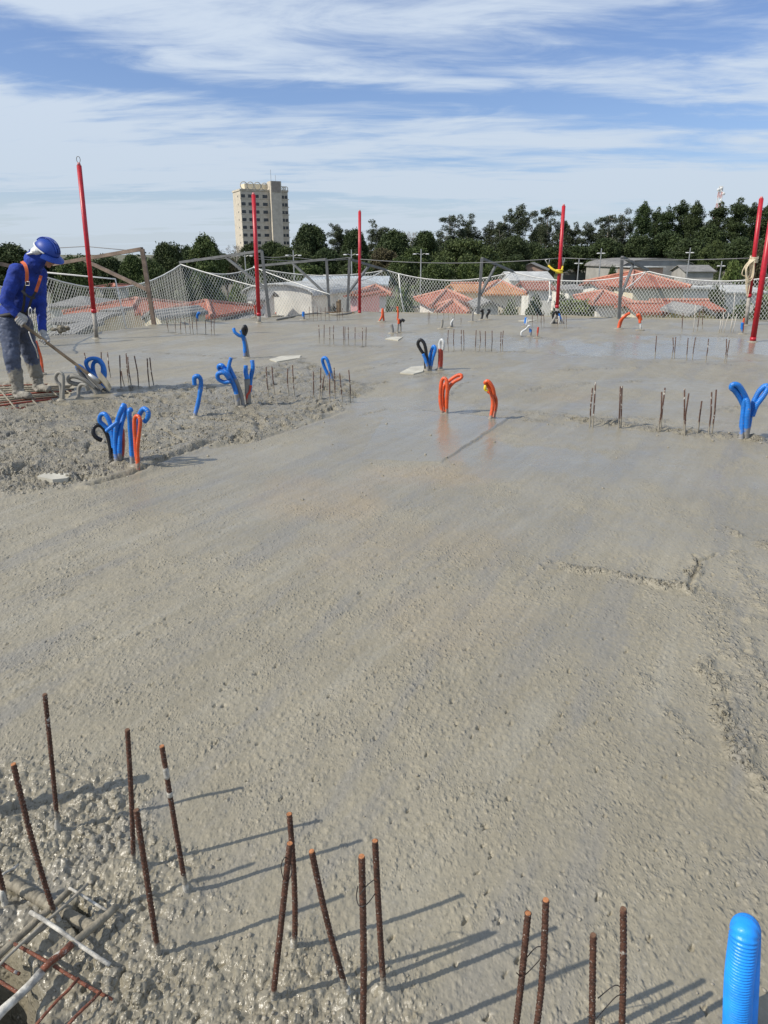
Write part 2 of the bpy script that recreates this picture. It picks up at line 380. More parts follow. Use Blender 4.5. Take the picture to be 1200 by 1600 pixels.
# trowelled, watery patches that mirror the sky: ellipses (px, py, half-width px, half-height px, strength)
WETS = [(690, 690, 110, 34, 1), (640, 630, 150, 18, .7), (860, 725, 150, 28, .9), (1030, 735, 200, 40, .6), (1000, 545, 190, 14, .95), (1120, 540, 120, 20, 1), (820, 535, 160, 9, .8),
        (640, 525, 140, 6, .7), (960, 640, 160, 14, .5), (300, 555, 180, 10, .55), (560, 540, 200, 8, .4), (700, 600, 90, 12, .5), (560, 760, 180, 30, .45), (950, 830, 180, 40, .45),
        (330, 780, 150, 24, .35), (880, 985, 120, 40, .35), (1000, 1120, 120, 80, .3), (250, 1480, 90, 22, .8), (560, 1420, 120, 26, .3), (130, 710, 70, 10, .4), (1050, 600, 150, 10, .5), (850, 560, 130, 8, .5)]

RAMPY = None
def relief(x, y, sx, sy):
    """height, roughness, wetness, laitance at points; sx, sy = local vertex spacing"""
    sp = np.maximum(sx, sy * .45)
    def fade(lam): return ss(lam / sp, 1.6, 3.2)
    wob = 0.07 * fbm(x * 3, y * 3, 5) + .03 * fbm(x * 12, y * 12, 6, 3)
    rg = np.zeros_like(x); h = 0.010 * fbm(x * .7, y * .7, 21, 4)
    dl = polydist(x, y, Z_LEFT) + wob
    ml = ss(-dl, -.03, .14); rg = np.maximum(rg, ml * (.60 + .4 * ss(fbm(x * 1.8, y * 1.8, 33, 3), -.3, .3)))
    h += ml * .018
    dc = polydist(x, y, Z_CORN) + wob * .5
    mc = ss(-dc, -.03, .10); rg = np.maximum(rg, mc * (.55 + .45 * ss(fbm(x * 4, y * 4, 34, 3), -.35, .25)))
    smooth_c = np.exp(-(((x + .42) / .17) ** 2 + ((y - 1.30) / .07) ** 2)); rg = rg * (1 - .85 * smooth_c)
    for pts, wd, st in BANDS:
        q = GP(pts); sel = (y > min(p[1] for p in q) - wd - .35) & (y < max(p[1] for p in q) + wd + .35) & (x > min(p[0] for p in q) - wd - .4) & (x < max(p[0] for p in q) + wd + .4)
        if not sel.any(): continue
        xs_, ys_ = x[sel], y[sel]
        d = linedist(xs_, ys_, q) + wob[sel] * (.5 if wd < .08 else 1.0)
        mk = ss(-d, -wd, -wd * .25) * st * ss(fbm(xs_ * 5, ys_ * 5, 90, 3), -.9, -.1)
        rg[sel] = np.maximum(rg[sel], mk); h[sel] += .018 * mk * min(1, wd / .08)
    wet = np.zeros_like(x)
    for (px, py, a, b, st) in WETS:
        c = G(px, py); ex = a / PXM(c.y); ey = abs(G(px, py - b).y - G(px, py + b).y) / 2
        e = ((x - c.x) / ex) ** 2 + ((y - c.y) / ey) ** 2 + .9 * fbm(x * 1.7, y * .9, 44, 5)
        wet = np.maximum(wet, st * ss(-e, -1.25, -.45))
    df = polydist(x, y, Z_FLAT) + .012 * fbm(x * 8, y * 8, 3, 3)
    mf = ss(-df, -.002, .011)
    h += .015 * mf * ss(x - .30, -.2, .5); wet = np.maximum(wet, mf * .9)
    streak = ss(fbm(x * .9 - y * .35, y * .5 + x * .3, 61, 4), -.1, .45) * .5 * ss(y, 2.2, 5)
    wet = np.maximum(wet, streak)
    wet *= (1 - .9 * np.clip(rg * 1.5, 0, 1))
    # pebbly skin: sparse aggregate bumps over paste
    ps = ss(fbm(x * 2.2, y * 2.2, 71, 3), -.5, .35) * (1 - .8 * wet)
    sk = x * .94 - y * .34; tk = (x * .34 + y * .94) * .78
    h += .0044 * ps * fade(.022) * domes(sk / .026, tk / .026, 100, .42, .18, .46)
    h += .0026 * (.35 + .65 * ps) * fade(.011) * domes(sk / .0150, tk / .0150, 110, .38, .2, .55)
    pa = x * .89 - y * .45; pb = (x * .45 + y * .89) * .55
    h -= .012 * fade(.014) * domes((pa + .006 * gn(pa * 90, pb * 90, 3)) / .050, (pb + .006 * gn(pa * 90, pb * 90, 4)) / .050, 120, .16 + .34 * ss(fbm(x * 1.3 + 3, y * 1.3, 75, 3), -.2, .5), .04, .15) * (1 - .7 * wet) * (1 - ss(y, 5.5, 7.5))
    CR = [([(1083, 868), (1092, 880), (1088, 893), (1080, 905), (1076, 925)], 1), ([(1088, 880), (1103, 876), (1120, 868)], 1), ([(985, 905), (1040, 912), (1085, 912)], .8), ([(940, 893), (985, 900)], .5),
          ([(145, 758), (200, 742), (260, 716), (330, 694)], 1), ([(-20, 750), (20, 742), (45, 732)], 1.4), ([(330, 700), (400, 690), (470, 668), (540, 640)], .35), ([(400, 655), (408, 675)], .9), ([(0, 672), (45, 660)], .9), ([(95, 680), (140, 676)], .8),
          ([(60, 700), (170, 705)], .6), ([(1125, 1050), (1145, 1120), (1140, 1105)], .6), ([(1085, 1480 - 90), (1090, 1460 - 90)], .3), ([(300, 650), (420, 655)], .5), ([(450, 655), (520, 628)], .6)]
    for pts, st in CR:
        q = GP(pts); k = .010 if q[0][1] < 4.5 else .030
        m_ = 8 * k; sel = (y > min(p[1] for p in q) - m_) & (y < max(p[1] for p in q) + m_) & (x > min(p[0] for p in q) - m_) & (x < max(p[0] for p in q) + m_)
        if not sel.any(): continue
        xs_, ys_ = x[sel], y[sel]
        d = linedist(xs_ + .5 * k * fbm(xs_ * 14, ys_ * 14, 95, 3), ys_ + .8 * k * fbm(xs_ * 14 + 9, ys_ * 14, 96, 3), q)
        h[sel] += -st * k * 1.1 * np.exp(-(d / k) ** 2) + st * k * .5 * np.exp(-((d - 2.2 * k) / (1.6 * k)) ** 2)
    h += .0013 * fade(.02) * fbm(x * 45, y * 45, 140, 3)
    h += .0030 * (1 - .9 * wet) * fade(.12) * fbm(x * 8, y * 8, 150, 3)
    # loose lumps
    wx = x + .012 * gn(x * 30, y * 30, 7); wy = y + .012 * gn(x * 30, y * 30, 8)
    nr_ = 1 - ss(y, 2.5, 4.5)
    h += rg * (.014 * fade(.05) * (domes(wx / .050, wy / .050, 200, .75, .3, .7) - .3) + .0125 * (1 + .6 * (1 - nr_)) * fade(.02) * (domes(x / .026, y / .026, 210, .85, .3, .62) - .3)
               + (.008 + .006 * (1 - nr_)) * fade(.1) * fbm(x * 7, y * 7, 220, 3) + .0040 * fade(.009) * domes(x / .012, y / .012, 230, .6, .3, .62))
    mid = rg * ss(y, 3, 5)
    h += mid * (.014 * (domes(wx / .11, wy / .11, 240, .7, .3, .7) - .3) * fade(.1) + .022 * fade(.25) * fbm(x * 2.6, y * 2.6, 250, 5) - .045 * fade(.2) * ss(.10 - np.abs(fbm(x * 1.5 + .3 * y, y * 2.2, 255, 4)), 0, .10))
    # trowel furrows on the mid field running along the float strokes
    fr = fbm((x * .86 - y * .5) * 9, (x * .5 + y * .86) * 1.1, 260, 3)
    h += .0036 * fr * (1 - rg) * ss(y, 1.8, 3.0) * (1 - ss(y, 7, 11)) * (1 - .6 * wet)
    dp = polydist(x, y, Z_PIT) + wob; h -= .10 * ss(-dp, -.02, .12)
    dh = polydist(x, y, Z_HOLE) + wob * .35; h -= .24 * ss(-dh, -.01, .06)
    dh = polydist(x, y, Z_HOLE2) + wob * .2; h -= .07 * ss(-dh, -.005, .02)
    # mud swell around the foot of near bars
    for (bx, by) in FEET:
        r2 = ((x - bx) ** 2 + (y - by) ** 2); h += .012 * np.exp(-r2 / .0009)
    lait = np.zeros_like(x)
    for (px, py, a, b, st) in [(500, 775, 130, 40, .7), (660, 745, 120, 22, .7), (700, 690, 20, 40, .8), (768, 690, 16, 30, .6), (720, 960, 160, 60, .25), (880, 620, 60, 10, .4), (1110, 545, 30, 8, .3), (640, 850, 200, 50, .3)]:
        c = G(px, py); ex = a / PXM(c.y); ey = abs(G(px, py - b).y - G(px, py + b).y) / 2
        e = ((x - c.x) / ex) ** 2 + ((y - c.y) / ey) ** 2 + .6 * fbm(x * 2, y * 1.2, 54, 4)
        lait = np.maximum(lait, st * ss(-e, -1.2, -.1))
    return h, np.clip(rg, 0, 1), np.clip(wet, 0, 1), lait, mc

NEAR_BARS = [((90, 1295), (70, 1085)), ((208, 1355), (199, 1140)), ((292, 1396), (253, 1166)), ((248, 1494), (213, 1266)), ((92, 1442), (21, 1194)),
             ((458, 1487), (452, 1272)), ((426, 1565), (453, 1318)), ((547, 1560), (487, 1330)), ((565, 1645), (565, 1338)), ((601, 1556), (586, 1314)),
             ((800, 1645), (825, 1427)), ((827, 1655), (853, 1406)), ((925, 1650), (927, 1461)), ((968, 1650), (974, 1420)), ((8, 1416), (-9, 1340))]
FEET = GP([b for b, t in NEAR_BARS])

def build_slab():
    # rows: spacing follows the distance, denser where it is seen closely
    ys = [-3.0, -2.2, -1.4, -.7, -.2, .1, .35, .55, .7, .8, .86]
    y = .9
    while y < 20.9:
        ys.append(y); y += max(.0019, (EYE * EYE + y * y) / EYE / 717 * (.80 if y < 2.6 else .62 if y < 9 else .5))
    ys += [20.93]; ys = np.array(ys); nr = len(ys)
    nc = 1080
    t = np.linspace(0, 1, nc); uu = np.empty(nc)
    X = np.empty((nr, nc))
    hw = .50 + .595 * np.maximum(ys, .5)
    e = 20
    for i, yy in enumerate(ys):
        L, R = float(xl(yy)), float(xr(yy)); a, b = max(L, -hw[i]), min(R, hw[i])
        if b - a < .02: a, b = L, R
        X[i, e:nc - e] = np.linspace(a, b, nc - 2 * e)
        X[i, :e] = np.linspace(L, a, e, endpoint=False); X[i, nc - e:] = np.linspace(R, b, e, endpoint=False)[::-1]
    Yg = np.repeat(ys[:, None], nc, 1)
    edge = np.minimum(np.abs(X - xl(ys)[:, None]), np.abs(X - xr(ys)[:, None]))
    sy = np.gradient(ys)[:, None] * np.ones((1, nc)); sx = np.abs(np.gradient(X, axis=1))
    H, rg, wet, lait, slur = relief(X, Yg, sx, sy)
    # uneven, slightly ragged rim
    H += .03 * ss(-edge, -.35, -.05) * (1 + fbm(X * 2.5, Yg * 2.5, 301, 4)) * (Yg > 10)
    dx = .05 * fbm(X * 2, Yg * 2, 302, 3) * ss(-edge, -.3, 0) * (Yg > 10)
    X = X + dx
    me = bpy.data.meshes.new('concrete_slab')
    nv = nr * nc; skirt = 2 * (nr + nc)
    co = np.empty((nv, 3)); co[:, 0] = X.ravel(); co[:, 1] = Yg.ravel(); co[:, 2] = H.ravel()
    idx = np.arange(nv).reshape(nr, nc)
    q = np.stack([idx[:-1, :-1], idx[:-1, 1:], idx[1:, 1:], idx[1:, :-1]], -1).reshape(-1, 4)
    ring = np.concatenate([idx[0, :], idx[1:, -1], idx[-1, -2::-1], idx[-2:0:-1, 0]])
    low = co[ring].copy(); low[:, 2] = -.22
    base = nv + np.arange(len(ring))
    rr = np.roll(ring, -1); bb = np.roll(base, -1)
    q2 = np.stack([ring, base, bb, rr], -1)
    q = np.concatenate([q, q2]); co = np.concatenate([co, low]); 
    me.vertices.add(len(co)); me.vertices.foreach_set('co', co.ravel())
    me.loops.add(q.size); me.loops.foreach_set('vertex_index', q.ravel().astype(np.int32))
    me.polygons.add(len(q)); me.polygons.foreach_set('loop_start', np.arange(0, q.size, 4, dtype=np.int32))
    me.polygons.foreach_set('loop_total', np.full(len(q), 4, np.int32)) if False else None
    me.update(calc_edges=True)
    me.polygons.foreach_set('use_smooth', np.ones(len(q), bool))
    ca = me.attributes.new('zone', 'FLOAT_COLOR', 'POINT')
    cc = np.zeros((len(co), 4), np.float32); cc[:nv, 0] = rg.ravel(); cc[:nv, 1] = wet.ravel(); cc[:nv, 2] = lait.ravel(); cc[:nv, 3] = slur.ravel()
    ca.data.foreach_set('color', cc.ravel())
    o = link('concrete_slab', me, M['conc']); tag(o, kind='structure')
    return o
build_slab()
# the storey under the slab
rim = SLAB_L + SLAB_R[1:]
cx = sum(p[0] for p in rim) / len(rim); cy = sum(p[1] for p in rim) / len(rim)
m = MB(); n = len(rim)
def inset(k, z): return [(cx + (p[0] - cx) * k, cy + (p[1] - cy) * k, z) for p in rim]
m.add(inset(.97, -.225) + inset(.97, -8.0), [tuple(range(n))[::-1]] + [(i, (i + 1) % n, n + (i + 1) % n, n + i) for i in range(n)])
o = m.build('building_storeys', M['edge']); tag(o, kind='structure')

# ------------------------------------------------------------------ town ground
def gz(y): return -8.0 + .021 * min(max(y - 95, 0), 230)
def groundmat():
    m = bpy.data.materials.new('town_ground'); m.use_nodes = True; t = NT(m.node_tree); b = t.n['Principled BSDF']
    pos = t.node('ShaderNodeNewGeometry').outputs['Position']
    a = t.noise(pos, .03, 5, .6); c2 = t.noise(pos, .4, 5, .6)
    c = t.mixc(t.ramp(a, .42, .55), (0.06, 0.085, 0.03), (0.17, 0.145, 0.11))
    c = t.mixc(t.math('MULTIPLY', t.ramp(c2, .4, .7), .5), c, (0.10, 0.11, 0.055))
    t.l.new(c, b.inputs['Base Color']); b.inputs['Roughness'].default_value = .9
    return m
m = MB(); xs = [-3500, -900, -300, -120, -60, 0, 60, 120, 300, 900, 3500]; ys = [-400, -50, 30, 60, 95, 130, 200, 325, 700, 1500, 5000]
m.add([(x, y, gz(y)) for y in ys for x in xs], [(j * 11 + i, j * 11 + i + 1, (j + 1) * 11 + i + 1, (j + 1) * 11 + i) for j in range(10) for i in range(10)])
tag(m.build('ground', groundmat(), smooth=True), kind='structure')
m = MB(); m.add([(-200, 50, -7.99), (200, 42, -7.99), (200, 49, -7.99), (-200, 57, -7.99)], [(0, 1, 2, 3)])
tag(m.build('road', mat('asphalt', (0.06, 0.06, 0.06), .9, .2)), kind='structure')

# ------------------------------------------------------------------ trees
def leafmat(name, a, b_):
    m = bpy.data.materials.new(name); m.use_nodes = True; t = NT(m.node_tree); b = t.n['Principled BSDF']
    pos = t.node('ShaderNodeTexCoord').outputs['Object']
    oi = t.node('ShaderNodeObjectInfo').outputs['Random']
    n = t.noise(pos, .45, 4, .6)
    c = t.mixc(t.ramp(n, .36, .66), a, b_)
    c = t.mixc(t.math('MULTIPLY', oi, .35), c, (0.055, 0.060, 0.025))
    t.l.new(c, b.inputs['Base Color']); b.inputs['Roughness'].default_value = .65; b.inputs['Specular IOR Level'].default_value = .25
    return m
LM = {'dark': leafmat('dark_evergreen_leaves', (0.028, 0.048, 0.017), (0.062, 0.090, 0.030)),
      'mid': leafmat('green_leaves', (0.038, 0.064, 0.018), (0.095, 0.130, 0.038)),
      'euc': leafmat('grey_green_leaves', (0.038, 0.053, 0.028), (0.088, 0.106, 0.060)),
      'light': leafmat('light_green_leaves', (0.065, 0.105, 0.025), (0.15, 0.19, 0.055)),
      'dry': leafmat('brownish_leaves', (0.060, 0.050, 0.026), (0.11, 0.095, 0.045))}
M['bark'] = mat('bark', (0.13, 0.105, 0.08), .9, .3, 3); M['palebark'] = mat('pale_eucalyptus_bark', (0.34, 0.31, 0.27), .8, .25, 2)

def leaves_mesh(clumps, per, size, seed, drop=0.0):
    r = np.random.RandomState(seed); C = []; 
    for (c, rad) in clumps:
        k = max(8, int(per * (rad[0] * rad[2]) ** .9))
        d = r.normal(size=(k, 3)); d /= np.linalg.norm(d, axis=1)[:, None]
        rr = r.uniform(.45, 1.0, (k, 1)) ** .6 * (1 + .18 * r.normal(size=(k, 1)))
        p = np.array(c) + d * rr * np.array(rad); p[:, 2] -= drop * r.uniform(0, 1, k)
        C.append(p)
    C = np.concatenate(C); n = len(C)
    a = r.normal(size=(n, 3)); a[:, 2] *= .6; a /= np.linalg.norm(a, axis=1)[:, None]
    b = r.normal(size=(n, 3)); b -= a * (a * b).sum(1)[:, None]; b /= np.linalg.norm(b, axis=1)[:, None]
    s = size * r.uniform(.6, 1.4, (n, 1))
    V = np.stack([C - a * s, C - b * s * .55, C + a * s, C + b * s * .55], 1).reshape(-1, 3)
    me = bpy.data.meshes.new('crown'); me.vertices.add(4 * n); me.vertices.foreach_set('co', V.ravel())
    me.loops.add(4 * n); me.loops.foreach_set('vertex_index', np.arange(4 * n, dtype=np.int32))
    me.polygons.add(n); me.polygons.foreach_set('loop_start', np.arange(0, 4 * n, 4, dtype=np.int32)); me.update(calc_edges=True)
    return me
def tree_proto(kind, seed):
    """returns crown mesh, trunk mesh, nominal height, nominal width; crown base at z=0 upward"""
    r = random.Random(seed); cl = []; tb = MB()
    if kind == 'round':
        H, W = 12.0, 11.0
        for k in range(70):
            th = r.uniform(0, 6.283); v = r.uniform(-.35, 1) ; q = math.sqrt(max(0, 1 - v * v)) * r.uniform(.45, 1)
            rad = r.uniform(.9, 1.7)
            cl.append(((q * math.cos(th) * 4.2, q * math.sin(th) * 4.2, 6.8 + v * 3.9), (rad, rad, rad * .75)))
        tb.tube([(0, 0, -.5), (.1, 0, 2), (.2, .1, 5), (.1, 0, 8)], [.42, .32, .25, .1], 8)
        for k in range(7):
            th = k * .9 + r.uniform(-.3, .3); tb.tube([(.1, 0, 2.6 + k * .3), (1.4 * math.cos(th), 1.4 * math.sin(th), 5 + k * .2), (3 * math.cos(th), 3 * math.sin(th), 7.2)], [.17, .11, .04], 6)
        return leaves_mesh(cl, 330, .20, seed), tb.mesh('trunk'), 11.6, 10.5
    if kind == 'umbrella':
        for k in range(120):
            th = r.uniform(0, 6.283); q = math.sqrt(r.uniform(0, 1)); rad = r.uniform(.9, 1.6)
            z = 4.0 + 5.2 * math.sqrt(max(0, 1 - q * q * .95)) - r.uniform(0, 1) ** 2 * 3
            cl.append(((q * math.cos(th) * 7.2, q * math.sin(th) * 7.2, z), (rad * 1.3, rad * 1.3, rad * .42)))
        tb.tube([(0, 0, -.5), (.1, 0, 1.6), (.3, .1, 4)], [.5, .42, .25], 8)
        for k in range(8):
            th = k * .8; tb.tube([(.1, 0, 1.5), (2 * math.cos(th), 2 * math.sin(th), 4), (5 * math.cos(th), 5 * math.sin(th), 6.4)], [.2, .13, .04], 6)
        return leaves_mesh(cl, 210, .20, seed), tb.mesh('trunk'), 9.6, 16.5
    if kind == 'euc':
        # tall bare forking trunk, separate tufts with sky between
        H = 20
        stems = [[(0, 0, -.5), (.3, 0, 6), (.1, .2, 12), (.5, 0, 18.4)], [(0, 0, 5), (1.6, .5, 9), (2.6, .4, 14.5)], [(0, 0, 6.5), (-1.5, -.4, 10), (-2.4, .2, 15.8)], [(.2, 0, 9), (-.8, .8, 13), (-1, 1, 17)]]
        for i, s in enumerate(stems): tb.tube(spline(s, 4), [(.34 if i == 0 else .16) * (1 - .8 * k / (4 * (len(s) - 1))) for k in range(4 * (len(s) - 1) + 1)], 7)
        ends = []
        for s in stems:
            sp = spline(s, 6); ends += [p for p in sp[len(sp) // 2:]]
        for k in range(48):
            e = r.choice(ends); zf = max(0, (e.z - 8) / 11)
            rad = r.uniform(.55, 1.25) * (1.1 - .3 * abs(zf - .5))
            d = Vector((r.gauss(0, 1.25), r.gauss(0, 1.25), r.gauss(.5, .8)))
            if e.z > 8: cl.append((tuple(e + d), (rad, rad, rad * .8))); 
            if k % 3 == 0 and e.z > 8: tb.tube([e, e + d * .9], [.07, .03], 5)
        return leaves_mesh(cl, 290, .165, seed, .5), tb.mesh('trunk'), 19.8, 8.5
    if kind == 'pine':
        tb.tube([(0, 0, -.5), (.15, 0, 8), (0, .1, 17.5)], [.34, .24, .06], 7)
        for k in range(60):
            z = 5.0 + 12.2 * r.random() ** .8; q = 2.7 * math.sin(math.pi * min(1, (z - 3) / 15.8)) ** .7
            th = r.uniform(0, 6.283); L = q * r.uniform(.15, 1.0); rad = r.uniform(.8, 1.55)
            cl.append(((math.cos(th) * L, math.sin(th) * L, z), (rad, rad, rad * r.uniform(.5, .85))))
            if k % 2 == 0: tb.tube([(.1, 0, z - 1.2), (math.cos(th) * L, math.sin(th) * L, z)], [.07, .02], 5)
        cl.append(((0, 0, 18.2), (.7, .7, .8)))
        return leaves_mesh(cl, 300, .165, seed), tb.mesh('trunk'), 18.8, 7.0
    if kind == 'bush':
        for k in range(40):
            th = r.uniform(0, 6.283); v = r.uniform(0, 1); q = math.sqrt(max(0, 1 - v * v)) * r.uniform(.4, 1); rad = r.uniform(.6, 1.1)
            cl.append(((q * math.cos(th) * 2.6, q * math.sin(th) * 2.6, .8 + v * 3.2), (rad, rad, rad * .8)))
        tb.tube([(0, 0, -.5), (0, 0, 1), (.1, 0, 3)], [.2, .15, .06], 6)
        return leaves_mesh(cl, 210, .17, seed), tb.mesh('trunk'), 4.9, 6.6
    if kind == 'bare':
        def br(p, d, L, rad, lv):
            q = p + d * L; tb.tube([p, q], [rad, rad * .65], 5)
            if lv < 5:
                for j in range(3):
                    nd = (d + Vector((r.gauss(0, .45), r.gauss(0, .45), r.gauss(.05, .25)))).normalized(); br(q, nd, L * .76, rad * .62, lv + 1)
        br(Vector((0, 0, -.5)), Vector((0, 0, 1)), 3.6, .26, 0)
        for k in range(16): cl.append(((r.gauss(0, 2.4), r.gauss(0, 2.4), r.uniform(6.5, 11)), (.5, .5, .4)))
        return leaves_mesh(cl, 50, .14, seed), tb.mesh('trunk'), 12.0, 10.0
PROTO = {}
for kind, ns in (('round', 5), ('umbrella', 2), ('euc', 5), ('pine', 4), ('bush', 3), ('bare', 1)):
    PROTO[kind] = [tree_proto(kind, 900 + i * 13 + len(kind)) for i in range(ns)]
CROWN_CACHE = {}
def tree(px, ytop, wpx, Y, kind, leaf, var, label, z0=None, group=None, name=None):
    crown, trunk, H, W = PROTO[kind][var % len(PROTO[kind])]
    z0 = gz(Y) if z0 is None else z0
    top = P(px, ytop, Y); Hh = top.z - z0; sz = Hh / H; sxy = wpx / PXM(Y, top.z) / W
    key = (kind, var % len(PROTO[kind]), leaf)
    if key not in CROWN_CACHE:
        c = crown.copy(); c.materials.append(LM[leaf]); CROWN_CACHE[key] = c
        if not trunk.materials: trunk.materials.append(M['palebark'] if kind in ('euc', 'bare') else M['bark'])
    nm = name or {'round': 'broadleaf_tree', 'umbrella': 'spreading_tree', 'euc': 'eucalyptus_tree', 'pine': 'pine_tree', 'bush': 'shrub', 'bare': 'bare_tree'}[kind]
    e = empty(nm, (top.x, Y, z0), label, 'shrub' if kind == 'bush' else 'tree', group)
    e.rotation_euler = (0, 0, (px * 1.7 + ytop) % 6.28); e.scale = (sxy, sxy, sz)
    for n_, me in (('crown', CROWN_CACHE[key]), ('trunk', trunk)):
        o = bpy.data.objects.new(n_, me); COL.objects.link(o); o.parent = e
    return e

